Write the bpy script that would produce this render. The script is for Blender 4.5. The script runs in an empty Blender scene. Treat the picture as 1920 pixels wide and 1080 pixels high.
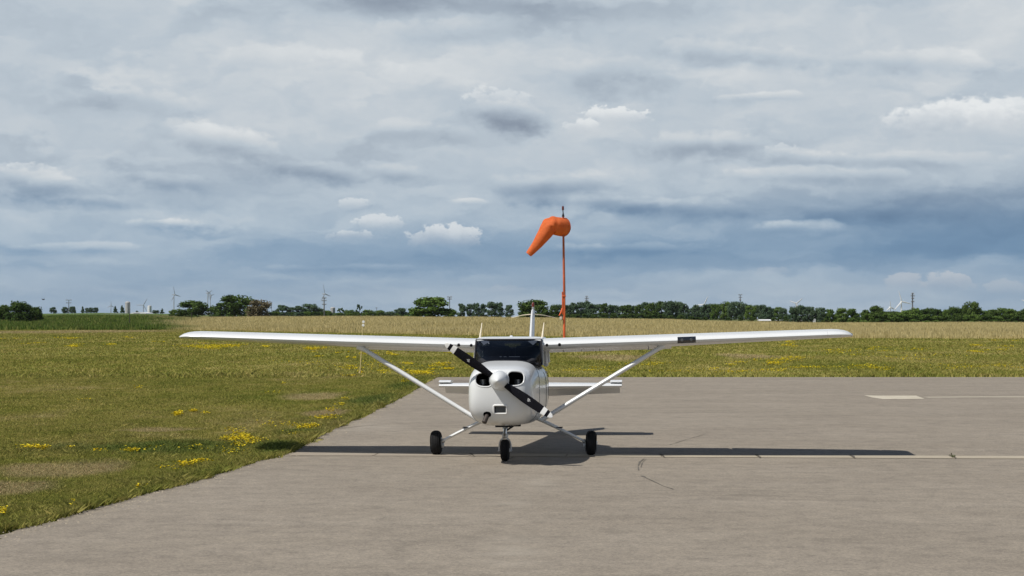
import bpy, bmesh, math, random
import numpy as np
from mathutils import Vector, Matrix
from mathutils.bvhtree import BVHTree

random.seed(7)
rng = np.random.default_rng(11)
R = math.radians
sc = bpy.context.scene
COL = sc.collection

# ------------------------------------------------------------------ camera
F = 3220.0      # focal length in photo pixels (1920 wide)
CAMD = 28.0     # camera stands this far in front of the main wheels
CAMH = 2.217    # camera height
HOR = 598.0     # photo row of the horizon
cam = bpy.data.cameras.new("camera")
cam.sensor_width = 36.0
cam.lens = 36.0 * F / 1920.0
cam.clip_start = 0.1
cam.clip_end = 40000.0
camo = bpy.data.objects.new("camera", cam)
COL.objects.link(camo)
camo.location = (0, -CAMD, CAMH)
camo.rotation_euler = (math.pi / 2 + math.atan((HOR - 540) / F), 0, 0)
sc.camera = camo

# ------------------------------------------------------------------ view + sun
sc.view_settings.view_transform = 'Standard'
sc.view_settings.look = 'None'
sc.view_settings.exposure = 0.0
sc.view_settings.gamma = 1.0
sc.cycles.use_denoising = True
sc.cycles.max_bounces = 8
sc.cycles.transparent_max_bounces = 16

SUNV = Vector((-0.60, -0.42, 1.0)).normalized()      # towards the sun
sun = bpy.data.lights.new("sun", 'SUN')
sun.energy = 4.7
sun.angle = R(0.53)
sun.color = (1.0, 0.955, 0.88)
suno = bpy.data.objects.new("sun", sun)
COL.objects.link(suno)
suno.location = (-30, -20, 50)
suno.rotation_euler = SUNV.to_track_quat('Z', 'Y').to_euler()
SUN_EL = math.asin(SUNV.z)
SUN_AZ = math.atan2(SUNV.x, SUNV.y)


# ------------------------------------------------------------------ node helper
class NT:
    def __init__(self, tree):
        self.t = tree
        self.n = tree.nodes
        self.l = tree.links

    def node(self, kind, **kw):
        nd = self.n.new(kind)
        for k, v in kw.items():
            setattr(nd, k, v)
        return nd

    def put(self, sock, v):
        if v is None:
            return
        if isinstance(v, bpy.types.NodeSocket):
            self.l.new(v, sock)
        else:
            sock.default_value = v

    def math(self, op, a, b=None, c=None, clamp=False):
        nd = self.node('ShaderNodeMath', operation=op, use_clamp=clamp)
        for i, v in enumerate((a, b, c)):
            self.put(nd.inputs[i], v) if v is not None else None
        return nd.outputs[0]

    def vmath(self, op, a, b=None):
        nd = self.node('ShaderNodeVectorMath', operation=op)
        self.put(nd.inputs[0], a)
        if b is not None:
            self.put(nd.inputs[1], b)
        return nd.outputs[0]

    def xyz(self, x, y, z):
        nd = self.node('ShaderNodeCombineXYZ')
        for i, v in enumerate((x, y, z)):
            self.put(nd.inputs[i], v)
        return nd.outputs[0]

    def sep(self, v):
        nd = self.node('ShaderNodeSeparateXYZ')
        self.l.new(v, nd.inputs[0])
        return nd.outputs

    def noise(self, vec, scale, detail=3, rough=0.5, dist=0.0):
        nd = self.node('ShaderNodeTexNoise')
        if vec is not None:
            self.l.new(vec, nd.inputs['Vector'])
        nd.inputs['Scale'].default_value = scale
        nd.inputs['Detail'].default_value = detail
        nd.inputs['Roughness'].default_value = rough
        nd.inputs['Distortion'].default_value = dist
        return nd.outputs['Fac']

    def ramp(self, fac, stops, interp='LINEAR'):
        nd = self.node('ShaderNodeValToRGB')
        cr = nd.color_ramp
        cr.interpolation = interp
        while len(cr.elements) < len(stops):
            cr.elements.new(0.5)
        for e, (p, c) in zip(cr.elements, stops):
            e.position = p
            e.color = (*c, 1) if len(c) == 3 else c
        self.put(nd.inputs[0], fac)
        return nd.outputs[0]

    def mix(self, fac, a, b, blend='MIX'):
        nd = self.node('ShaderNodeMix', data_type='RGBA', blend_type=blend)
        self.put(nd.inputs[0], fac)
        for i, v in ((6, a), (7, b)):
            if isinstance(v, tuple) and len(v) == 3:
                v = (*v, 1)
            self.put(nd.inputs[i], v)
        return nd.outputs[2]

    def step(self, v, lo, hi, o0=0.0, o1=1.0):
        nd = self.node('ShaderNodeMapRange', interpolation_type='SMOOTHSTEP')
        self.put(nd.inputs[0], v)
        nd.inputs[1].default_value = lo
        nd.inputs[2].default_value = hi
        nd.inputs[3].default_value = o0
        nd.inputs[4].default_value = o1
        return nd.outputs[0]


# ------------------------------------------------------------------ sky
world = bpy.data.worlds.new("World")
sc.world = world
world.use_nodes = True
w = NT(world.node_tree)
w.n.clear()
sky = w.node('ShaderNodeTexSky', sky_type='NISHITA')
sky.sun_disc = False
sky.sun_elevation = SUN_EL
sky.sun_rotation = SUN_AZ
sky.altitude = 250
sky.dust_density = 1.0
tc = w.node('ShaderNodeTexCoord')
sx, sy, sz = w.sep(tc.outputs['Generated'])
az = w.math('ARCTAN2', sx, sy)
el = w.math('ARCSINE', sz)
# cloud coordinates in hundredths of a radian
U = w.math('MULTIPLY', az, 100.0)
V = w.math('MULTIPLY', el, 100.0)


def pu(px):
    return math.atan((px - 960) / F) * 100


def pv(py):
    return math.atan((HOR - py) / F) * 100


PXU = 100.0 / F
# layers flatten towards the horizon, as a cloud deck does
Vc = w.math('MULTIPLY', w.math('LOGARITHM', w.math('ADD', w.math('MAXIMUM', V, 0.0), 5.0), math.e), 15.0)
nw1 = w.noise(w.xyz(w.math('MULTIPLY', U, 0.25), w.math('MULTIPLY', V, 0.50), 3.1), 1.0, 6, 0.62)
nw2 = w.noise(w.xyz(w.math('MULTIPLY', U, 0.27), w.math('MULTIPLY', V, 0.60), 17.7), 1.0, 6, 0.62)
Uw = w.math('ADD', U, w.math('MULTIPLY', w.math('SUBTRACT', nw1, 0.5), 6.0))
Vw = w.math('ADD', V, w.math('MULTIPLY', w.math('SUBTRACT', nw2, 0.5), 2.2))
Vcw = w.math('ADD', Vc, w.math('MULTIPLY', w.math('SUBTRACT', nw2, 0.5), 4.0))


def deck(du, dv):
    """cloud thickness field, sampled with an offset so that a lit side can be found"""
    uu = w.math('ADD', Uw, du)
    vv = w.math('ADD', Vcw, dv)
    a = w.noise(w.xyz(w.math('MULTIPLY', uu, 0.105), w.math('MULTIPLY', vv, 0.30), 5.3), 1.0, 6, 0.50, 0.25)
    return a


d0 = deck(0.0, 0.0)
d1 = deck(-0.55, 0.85)
relief = w.math('SUBTRACT', d0, d1)
n2 = w.noise(w.xyz(w.math('MULTIPLY', Uw, 0.045), w.math('MULTIPLY', Vc, 0.13), 9.3), 1.0, 4, 0.5)
n3 = w.noise(w.xyz(w.math('MULTIPLY', Uw, 0.55), w.math('MULTIPLY', Vw, 1.25), 1.3), 1.0, 6, 0.6)

vs = w.math('DIVIDE', V, 20.0)
base = w.ramp(vs, [(0.0, (.55,) * 3), (0.10, (.50,) * 3), (0.20, (.50,) * 3), (0.32, (.58,) * 3), (0.45, (.635,) * 3),
                   (0.60, (.655,) * 3), (0.78, (.675,) * 3), (0.93, (.63,) * 3), (1.0, (.60,) * 3)])
t = w.math('ADD', base, w.math('MULTIPLY', w.math('SUBTRACT', n2, 0.5), 0.22))
t = w.math('ADD', t, w.math('MULTIPLY', w.math('SUBTRACT', w.math('SUBTRACT', 1.0, d0), 0.5), 0.20))
t = w.math('ADD', t, w.math('MULTIPLY', relief, w.step(V, 0.5, 6.0, 0.36, 0.66)))
t = w.math('ADD', t, w.math('MULTIPLY', w.math('SUBTRACT', n3, 0.5), 0.05))


def blob(px, py, rx, ry, amp, uu=None, vv=None):
    a = w.math('MULTIPLY', w.math('SUBTRACT', uu or Uw, pu(px)), 1.0 / (rx * PXU))
    b = w.math('MULTIPLY', w.math('SUBTRACT', vv or Vw, pv(py)), 1.0 / (ry * PXU))
    d = w.math('ADD', w.math('MULTIPLY', a, a), w.math('MULTIPLY', b, b))
    g = w.math('EXPONENT', w.math('MULTIPLY', d, -1.0))
    return w.math('MULTIPLY', g, amp)


SOFT = [
    (1930, 420, 430, 52, -.30), (1720, 360, 420, 38, -.08), (60, 60, 260, 60, -.04), (920, 490, 380, 30, -.13), (1700, 485, 480, 26, -.10),
    (120, 510, 200, 16, -.07), (480, 480, 160, 14, -.06), (1400, 545, 600, 22, .05), (700, 5, 150, 20, -.30), (1080, 22, 220, 22, -.14),
    (480, 110, 220, 60, .07), (740, 120, 200, 60, .08), (1340, 140, 120, 20, .08), (1000, 80, 140, 40, .07), (60, 440, 140, 24, .07), (1900, 60, 90, 40, .08),
    (180, 250, 200, 40, .05), (300, 450, 260, 40, .04),
]
for q_ in SOFT:
    t = w.math('ADD', t, blob(*q_))

# separate clouds of the deck: crisp pale crown, soft grey belly.  px, py, rx, ry, crown, belly, tilt (rows per column)
CLOUDS = [
    (430, 275, 150, 48, .12, .12, .22), (590, 325, 140, 26, .06, .17, .12), (300, 345, 130, 24, .04, .10, .06), (955, 215, 95, 50, .10, .24, .10), (70, 355, 120, 42, .12, .18, .10),
    (1180, 145, 150, 55, .05, .13, .06), (1420, 110, 260, 34, .06, .10, .08), (1330, 275, 190, 32, .07, .17, .02), (1030, 350, 150, 34, .05, .16, -.04), (1130, 380, 180, 22, .04, .12, .02),
    (740, 325, 80, 22, .05, .10, .12), (300, 425, 90, 18, .14, .05, .0), (1480, 432, 110, 22, .17, .05, 0), (1560, 335, 230, 24, .10, .08, .02), (880, 380, 50, 12, .13, .04, 0),
    (1400, 187, 140, 14, .09, .04, -.03), (1290, 395, 190, 26, .05, .13, .03), (1640, 405, 200, 24, .03, .12, .0), (180, 385, 120, 20, .05, .12, .05), (560, 130, 220, 50, .07, .04, .05),
    (850, 60, 220, 40, .06, .06, -.05), (1680, 130, 220, 34, .06, .09, .05), (1200, 470, 200, 18, .07, .08, 0), (650, 505, 160, 14, .06, .07, 0), (150, 470, 150, 16, .09, .05, 0), (1500, 300, 160, 24, .08, .07, .05),
    (250, 200, 160, 34, .06, .05, .05), (800, 250, 160, 30, .05, .06, .05), (1700, 310, 200, 26, .05, .07, .02)]
nk = w.noise(w.xyz(w.math('MULTIPLY', U, 0.75), w.math('MULTIPLY', V, 1.25), 4.4), 1.0, 7, 0.60)
nk2 = w.noise(w.xyz(w.math('MULTIPLY', U, 0.36), w.math('MULTIPLY', V, 0.5), 8.9), 1.0, 5, 0.55)
nkk = w.math('ADD', w.math('MULTIPLY', w.math('SUBTRACT', nk2, 0.5), 1.7), w.math('MULTIPLY', w.math('SUBTRACT', nk, 0.5), 0.9))
for px, py, rx, ry, crown, belly, tilt in CLOUDS:
    du = w.math('SUBTRACT', U, pu(px))
    a = w.math('MULTIPLY', du, 1.0 / (rx * PXU))
    dv = w.math('ADD', w.math('SUBTRACT', V, pv(py)), w.math('MULTIPLY', du, tilt))
    b = w.math('MULTIPLY', dv, 1.0 / (ry * PXU))
    d = w.math('SQRT', w.math('ADD', w.math('MULTIPLY', a, a), w.math('MULTIPLY', b, b)))
    lump = w.math('ADD', w.math('SUBTRACT', 1.0, d), nkk)
    crisp = w.step(lump, 0.10, 0.42)
    loose = w.step(lump, -0.15, 1.0)
    up = w.step(w.math('ADD', b, w.math('MULTIPLY', nkk, 0.35)), -0.35, 0.75)
    # crown is brighter near its upper rim, the belly darkest low down
    t = w.math('ADD', t, w.math('MULTIPLY', w.math('MULTIPLY', crisp, up), crown * 1.5))
    t = w.math('SUBTRACT', t, w.math('MULTIPLY', w.math('MULTIPLY', loose, w.math('SUBTRACT', 1.0, up)), belly * 1.5))
col_hi = w.ramp(t, [(0.10, (.165, .205, .270)), (0.30, (.250, .300, .375)), (0.48, (.37, .435, .510)), (0.62, (.485, .555, .622)),
                    (0.76, (.612, .655, .690)), (0.95, (.78, .80, .805))])
col_lo = w.ramp(t, [(0.02, (.085, .180, .315)), (0.26, (.155, .270, .415)), (0.44, (.265, .380, .510)), (0.60, (.43, .525, .615)),
                    (0.78, (.60, .655, .70)), (0.95, (.76, .78, .80))])
lowmix = w.step(V, pv(480), pv(260), 1.0, 0.0)
cloud = w.mix(lowmix, col_hi, col_lo)

# heaped clouds with a crisp lit top and a grey foot
HEAPS = [(1790, 240, 150, 56, 1.0, 1), (1900, 236, 110, 44, .8, 1), (1150, 220, 80, 26, .9, 1), (1095, 240, 50, 24, .8, 1), (830, 446, 84, 34, .70, 1), (715, 420, 62, 20, .55, 1), (660, 443, 52, 15, .45, 1),
         (665, 386, 44, 18, .5, 1), (1695, 534, 50, 28, .42, 0), (1775, 534, 56, 28, .44, 0), (1890, 545, 50, 24, .25, 0), (1450, 512, 44, 15, .15, 0),
         (940, 545, 60, 15, .16, 0), (395, 258, 90, 30, .35, 1), (945, 192, 85, 34, .40, 1), (50, 328, 58, 18, .40, 1), (1465, 285, 40, 16, .35, 1)]
nf = w.noise(w.xyz(w.math('MULTIPLY', U, 1.7), w.math('MULTIPLY', V, 2.4), 2.9), 1.0, 5, 0.6)
nff = w.math('SUBTRACT', nf, 0.5)
for px, py, rx, ry, amp, warm in HEAPS:
    a = w.math('MULTIPLY', w.math('SUBTRACT', U, pu(px)), 1.0 / (rx * PXU))
    b = w.math('MULTIPLY', w.math('SUBTRACT', V, pv(py)), 1.0 / (ry * PXU))
    d = w.math('SQRT', w.math('ADD', w.math('MULTIPLY', a, a), w.math('MULTIPLY', b, b)))
    lump = w.math('ADD', w.math('ADD', w.math('SUBTRACT', 1.0, d), w.math('MULTIPLY', nkk, 0.60)), w.math('MULTIPLY', nff, 1.5 if rx < 90 else 0.45))
    m = w.step(lump, 0.14, 0.34)
    fade = w.step(w.math('ADD', b, w.math('MULTIPLY', nkk, 0.4)), -0.75, 0.70)
    m = w.math('MULTIPLY', w.math('MULTIPLY', m, fade), amp)
    lt = w.math('ADD', w.math('MULTIPLY', b, 0.40), w.math('ADD', w.math('MULTIPLY', nk, 0.45), w.math('MULTIPLY', nf, 0.35)))
    lit = w.ramp(lt, [(0.2, (.56, .60, .645)), (0.60, (.80, .825, .835))]) if warm else w.ramp(lt, [(0.2, (.48, .51, .555)), (0.65, (.66, .66, .67))])
    cloud = w.mix(m, cloud, lit)

cover = w.step(el, R(23), R(11.5), 0.0, 1.0)           # the deck breaks up overhead
high = w.noise(w.vmath('MULTIPLY', tc.outputs['Generated'], (3.0, 3.0, 2.0)), 1.0, 5, 0.6)
cover = w.math('MAXIMUM', cover, w.step(high, 0.54, 0.80, 0.0, 0.18))
gnd = w.step(V, -0.4, 0.2)
cloud10 = w.vmath('MULTIPLY', cloud, (1 / 0.065, 1 / 0.065, 1 / 0.065))
skymix = w.mix(cover, sky.outputs[0], cloud10)
skymix = w.mix(gnd, (1.8, 1.85, 1.8), skymix)
bg = w.node('ShaderNodeBackground')
w.l.new(skymix, bg.inputs['Color'])
bg.inputs['Strength'].default_value = 0.065
wo = w.node('ShaderNodeOutputWorld')
w.l.new(bg.outputs[0], wo.inputs['Surface'])


# ------------------------------------------------------------------ mesh helpers
class MB:
    def __init__(self):
        self.v, self.f, self.m = [], [], []

    def add(self, vs, fs, mi=0):
        o = len(self.v)
        self.v += [tuple(p) for p in vs]
        self.f += [tuple(i + o for i in f) for f in fs]
        self.m += [mi] * len(fs)
        return self

    def loft(self, rings, cap=(True, True), mi=0, mis=None):
        n = len(rings[0])
        o = len(self.v)
        for r in rings:
            self.v += [tuple(p) for p in r]
        for k in range(len(rings) - 1):
            for i in range(n):
                j = (i + 1) % n
                self.f.append((o + k * n + i, o + k * n + j, o + (k + 1) * n + j, o + (k + 1) * n + i))
                self.m.append(mis[k] if mis else mi)
        if cap[0]:
            self.f.append(tuple(o + i for i in reversed(range(n))))
            self.m.append(mis[0] if mis else mi)
        if cap[1]:
            self.f.append(tuple(o + (len(rings) - 1) * n + i for i in range(n)))
            self.m.append(mis[-1] if mis else mi)
        return self

    def tube(self, pts, rad, n=10, flat=1.0, mi=0, up=None):
        pts = [Vector(p) for p in pts]
        if not hasattr(rad, '__len__'):
            rad = [rad] * len(pts)
        rings = []
        for i, p in enumerate(pts):
            d = (pts[min(i + 1, len(pts) - 1)] - pts[max(i - 1, 0)]).normalized()
            ref = Vector(up) if up else (Vector((0, 1, 0)) if abs(d.y) < 0.9 else Vector((0, 0, 1)))
            a = (ref - d * ref.dot(d)).normalized()
            b = d.cross(a)
            rings.append([p + (a * math.cos(2 * math.pi * k / n) + b * (flat * math.sin(2 * math.pi * k / n))) * rad[i] for k in range(n)])
        return self.loft(rings, mi=mi)

    def box(self, c, s, rot=None, mi=0, bev=0.0):
        c = Vector(c)
        hx, hy, hz = s[0] / 2, s[1] / 2, s[2] / 2
        if bev <= 0:
            vs = [Vector((x * hx, y * hy, z * hz)) for z in (-1, 1) for y in (-1, 1) for x in (-1, 1)]
            fs = [(0, 2, 3, 1), (4, 5, 7, 6), (0, 1, 5, 4), (2, 6, 7, 3), (0, 4, 6, 2), (1, 3, 7, 5)]
        else:
            bm = bmesh.new()
            bmesh.ops.create_cube(bm, size=1.0)
            for q in bm.verts:
                q.co = Vector((q.co.x * s[0], q.co.y * s[1], q.co.z * s[2]))
            bmesh.ops.bevel(bm, geom=bm.edges[:], offset=bev, segments=2, affect='EDGES', profile=0.5)
            bm.verts.index_update()
            vs = [q.co.copy() for q in bm.verts]
            fs = [tuple(q.index for q in fc.verts) for fc in bm.faces]
            bm.free()
        if rot is not None:
            vs = [rot @ p for p in vs]
        return self.add([p + c for p in vs], fs, mi)

    def lathe(self, prof, origin, axis='X', n=28, mi=0):
        """prof: list of (along, radius)"""
        o = Vector(origin)
        rings = []
        for a, r in prof:
            ring = []
            for k in range(n):
                c, s = math.cos(2 * math.pi * k / n) * r, math.sin(2 * math.pi * k / n) * r
                ring.append(o + (Vector((a, c, s)) if axis == 'X' else Vector((s, a, c)) if axis == 'Y' else Vector((c, s, a))))
            rings.append(ring)
        return self.loft(rings, mi=mi)

    def build(self, name, mat, parent=None, smooth=True, angle=38, loc=None):
        me = bpy.data.meshes.new(name)
        me.from_pydata(self.v, [], self.f)
        mats = mat if isinstance(mat, (list, tuple)) else [mat]
        for q in mats:
            me.materials.append(q)
        if len(mats) > 1:
            me.polygons.foreach_set('material_index', self.m)
        if smooth:
            me.polygons.foreach_set('use_smooth', [True] * len(self.f))
            me.set_sharp_from_angle(angle=R(angle))
        me.validate()
        me.update()
        o = bpy.data.objects.new(name, me)
        COL.objects.link(o)
        if loc is not None:
            o.location = loc
        if parent is not None:
            o.parent = parent
        return o


def tri_mesh(name, V3, F3, mat, rnd=None, smooth=False):
    """fast mesh from numpy triangles (or quads)"""
    me = bpy.data.meshes.new(name)
    k = F3.shape[1]
    me.vertices.add(len(V3))
    me.vertices.foreach_set('co', np.ascontiguousarray(V3, dtype=np.float32).ravel())
    me.loops.add(F3.size)
    me.loops.foreach_set('vertex_index', np.ascontiguousarray(F3, dtype=np.int32).ravel())
    me.polygons.add(len(F3))
    me.polygons.foreach_set('loop_start', np.arange(0, F3.size, k, dtype=np.int32))
    me.materials.append(mat)
    if rnd is not None:
        at = me.attributes.new('rnd', 'FLOAT', 'POINT')
        at.data.foreach_set('value', np.ascontiguousarray(rnd, dtype=np.float32))
    if smooth:
        me.polygons.foreach_set('use_smooth', np.ones(len(F3), dtype=bool))
    me.update(calc_edges=True)
    o = bpy.data.objects.new(name, me)
    COL.objects.link(o)
    return o


def thing(name, label, cat, loc=(0, 0, 0), rz=0.0, group=None):
    o = bpy.data.objects.new(name, None)
    o.empty_display_size = 0.3
    COL.objects.link(o)
    o.location = loc
    o.rotation_euler = (0, 0, rz)
    o['label'] = label
    o['category'] = cat
    if group:
        o['group'] = group
    return o


def tag(o, label, cat, group=None, kind=None):
    if label:
        o['label'] = label
    if cat:
        o['category'] = cat
    if group:
        o['group'] = group
    if kind:
        o['kind'] = kind
    return o


def smooth01(x, a, b):
    u = np.clip((x - a) / (b - a), 0, 1)
    return u * u * (3 - 2 * u)


# ------------------------------------------------------------------ materials
def mat_new(name):
    m = bpy.data.materials.new(name)
    m.use_nodes = True
    k = NT(m.node_tree)
    k.n.clear()
    out = k.node('ShaderNodeOutputMaterial')
    return m, k, out


def pbsdf(k, out, color, rough=0.5, metal=0.0, coat=0.0, spec=0.5, bump=None, bstr=0.3, bdist=0.01):
    p = k.node('ShaderNodeBsdfPrincipled')
    if isinstance(color, tuple) and len(color) == 3:
        color = (*color, 1)
    k.put(p.inputs['Base Color'], color)
    k.put(p.inputs['Roughness'], rough)
    p.inputs['Metallic'].default_value = metal
    p.inputs['Coat Weight'].default_value = coat
    p.inputs['Coat Roughness'].default_value = 0.08
    p.inputs['Specular IOR Level'].default_value = spec
    if bump is not None:
        b = k.node('ShaderNodeBump')
        b.inputs['Strength'].default_value = bstr
        b.inputs['Distance'].default_value = bdist
        k.l.new(bump, b.inputs['Height'])
        k.l.new(b.outputs[0], p.inputs['Normal'])
    k.l.new(p.outputs[0], out.inputs['Surface'])
    return p


def simple(name, c, rough=0.5, metal=0.0, coat=0.0, var=0.10, scale=8.0, spec=0.5, bstr=0.0):
    m, k, out = mat_new(name)
    g = k.node('ShaderNodeNewGeometry')
    n = k.noise(g.outputs['Position'], scale, 5, 0.6)
    lo = tuple(x * (1 - var) for x in c)
    hi = tuple(min(1, x * (1 + var)) for x in c)
    colr = k.ramp(n, [(0.3, lo), (0.7, hi)])
    rr = k.step(n, 0.25, 0.75, max(0, rough - .06), min(1, rough + .06))
    pbsdf(k, out, colr, rr, metal, coat, spec, n if bstr else None, bstr)
    return m


def paint_white():
    m, k, out = mat_new('white_aircraft_paint')
    tcn = k.node('ShaderNodeTexCoord')
    n = k.noise(tcn.outputs['Object'], 1.3, 4, 0.5)
    c = k.ramp(n, [(0.3, (.655, .672, .682)), (0.7, (.70, .716, .724))])
    x, y, z = k.sep(tcn.outputs['Object'])
    st = k.noise(k.vmath('MULTIPLY', tcn.outputs['Object'], (14.0, 2.5, 5.0)), 1.0, 5, .65)
    low = k.math('MULTIPLY', k.step(z, .72, .57), k.step(y, -1.2, -1.7))
    low = k.math('MULTIPLY', low, k.step(k.math('ABSOLUTE', x), .36, .05))
    c = k.mix(k.math('MULTIPLY', low, k.step(st, .40, .62, .1, .85)), c, (.22, .17, .11))
    bug = k.noise(tcn.outputs['Object'], 60.0, 3, .6)
    c = k.mix(k.step(bug, .70, .76, 0, .45), c, (.30, .28, .24))
    pbsdf(k, out, c, .27, 0, 0.35, 0.45)
    return m


WHITE = paint_white()
WHITE2 = simple('white_prop_band', (.78, .78, .77), .35, var=.04)
BLACK = simple('black_blade_paint', (.006, .006, .009), .75, var=.3, scale=30, spec=.10)
DARK = simple('dark_cavity', (.010, .010, .011), .8, var=.3, spec=.1)
RUBBER = simple('tyre_rubber', (.016, .016, .017), .85, var=.25, scale=40, spec=.2, bstr=.1)
CHROME = simple('polished_steel', (.62, .63, .64), .22, metal=1.0, var=.08, scale=20)
ALU = simple('grey_metal', (.42, .43, .44), .42, metal=.7, var=.12, scale=16)
EXH = simple('sooty_exhaust', (.055, .045, .04), .65, metal=.4, var=.4, scale=25)
INTER = simple('dark_cabin_trim', (.022, .023, .028), .75, var=.25, spec=.2)
SEAT = simple('grey_seat_leather', (.05, .05, .055), .6, var=.2)
ANT = simple('antenna_cream', (.68, .60, .46), .5, var=.08)
ORANGE = None
REDL = simple('red_lens', (.13, .022, .016), .25, var=.2)


def glass_mat():
    m, k, out = mat_new('tinted_glass')
    tr = k.node('ShaderNodeBsdfTransparent')
    tr.inputs[0].default_value = (.27, .295, .345, 1)
    gl = k.node('ShaderNodeBsdfGlossy')
    gl.inputs['Roughness'].default_value = 0.03
    fr = k.node('ShaderNodeFresnel')
    fr.inputs[0].default_value = 1.5
    mx = k.node('ShaderNodeMixShader')
    k.l.new(fr.outputs[0], mx.inputs[0])
    k.l.new(tr.outputs[0], mx.inputs[1])
    k.l.new(gl.outputs[0], mx.inputs[2])
    k.l.new(mx.outputs[0], out.inputs['Surface'])
    return m


GLASS = glass_mat()


def lens_mat():
    m, k, out = mat_new('dark_lamp_lens')
    pbsdf(k, out, (.012, .014, .018), .08, 0, 1.0)
    return m


LENS = lens_mat()
LAMPG = simple('lamp_grey', (.07, .075, .08), .35, var=.2)

# ------------------------------------------------------------------ terrain heights
LINE_PX = np.array([-2500, 0, 80, 190, 330, 500, 900, 1300, 1500, 1920, 4500], float)
LINE_Y = np.array([590, 590, 588, 586.5, 588.5, 594.5, 597, 599, 600.5, 601, 600], float)
RISE_PX = np.array([-3000, 300, 600, 900, 1250, 1500, 5000], float)
RISE_A = np.array([1.55, 1.6, 2.0, 1.6, 1.0, 0.2, 0.2], float)
EDGE_PX = np.array([-3000, 0, 330, 600, 890, 1200, 1920, 5000], float)
EDGE_D = np.array([335, 335, 330, 270, 228, 205, 190, 180], float)


def zvalley(Y):
    Y = np.asarray(Y, float)
    return np.where(Y > 0, .07 * (1 - np.exp(-np.clip(Y, 0, None) / 4.5)), .045 * (1 - np.exp(np.clip(Y, None, 0) / 1.2)))


def ground(X, Y):
    X = np.asarray(X, float)
    Y = np.asarray(Y, float)
    z = zvalley(Y)
    D = np.maximum(Y + CAMD, 1.0)
    px = np.clip(960 + F * X / D, -2900, 4900)
    ed = np.interp(px, EDGE_PX, EDGE_D)
    rise = np.interp(px, RISE_PX, RISE_A) * smooth01(D, ed + 10, ed + 190)
    near = z + rise + .10 * np.sin(X * .021 + 1) * np.cos(Y * .017) * smooth01(D, 80, 200)
    yl = np.interp(px, LINE_PX, LINE_Y)
    far = CAMH + (HOR - yl) / F * np.minimum(D, 1400)
    return near + (far - near) * smooth01(D, 520, 950)


def gpt(px, py):
    """where photo pixel meets the ground"""
    D = 60.0
    for _ in range(40):
        X = (px - 960) / F * D
        z = float(ground(X, D - CAMD))
        D = .5 * D + .5 * (CAMH - z) * F / max(py - HOR, .5)
    return (px - 960) / F * D, D - CAMD


EDGE_PIX = [(-260, 1090), (-120, 1040), (0, 999), (86, 979), (158, 958), (223, 942), (292, 922), (344, 908), (395, 893), (447, 877), (488, 864),
            (550, 848), (572, 832), (663, 789), (707, 768), (755, 745), (787, 725), (807, 713), (818, 707.5)]
edge_w = [gpt(*p) for p in EDGE_PIX]
EY = np.array([p[1] for p in edge_w])
EX = np.array([p[0] for p in edge_w])
YFAR = float(gpt(960, 707)[1])
EY[-1] = YFAR


def pav_left(Y):
    x = np.interp(Y, EY, EX)
    return np.where(Y < EY[0], EX[0] + (Y - EY[0]) * (EX[1] - EX[0]) / (EY[1] - EY[0]), x)


# ------------------------------------------------------------------ ground materials
def masks_xy(k, pos, blobs):
    """soft ellipses on the ground: list of (x, y, rx, ry)"""
    x, y, z = k.sep(pos)
    tot = None
    for bx, by, rx, ry in blobs:
        a = k.math('MULTIPLY', k.math('SUBTRACT', x, bx), 1 / rx)
        b = k.math('MULTIPLY', k.math('SUBTRACT', y, by), 1 / ry)
        g = k.math('EXPONENT', k.math('MULTIPLY', k.math('ADD', k.math('MULTIPLY', a, a), k.math('MULTIPLY', b, b)), -1.0))
        tot = g if tot is None else k.math('MAXIMUM', tot, g)
    return tot


def pix_ellipse(px, py, rx, ry):
    x0, y0 = gpt(px, py)
    x1, _ = gpt(px + rx, py)
    _, ya = gpt(px, py - ry)
    _, yb = gpt(px, py + ry)
    return (x0, y0, abs(x1 - x0), abs(ya - yb) / 2)


LUSH = [pix_ellipse(300, 842, 230, 15), pix_ellipse(520, 842, 60, 14), pix_ellipse(700, 752, 60, 14), pix_ellipse(760, 725, 40, 10), pix_ellipse(560, 812, 60, 8)]
DRY = [pix_ellipse(590, 742, 70, 9), pix_ellipse(110, 880, 140, 18), pix_ellipse(300, 806, 90, 6), pix_ellipse(610, 775, 50, 8), pix_ellipse(40, 915, 90, 16),
       pix_ellipse(1150, 670, 90, 6), pix_ellipse(1400, 668, 60, 6), pix_ellipse(150, 622, 200, 3.5)]


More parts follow.
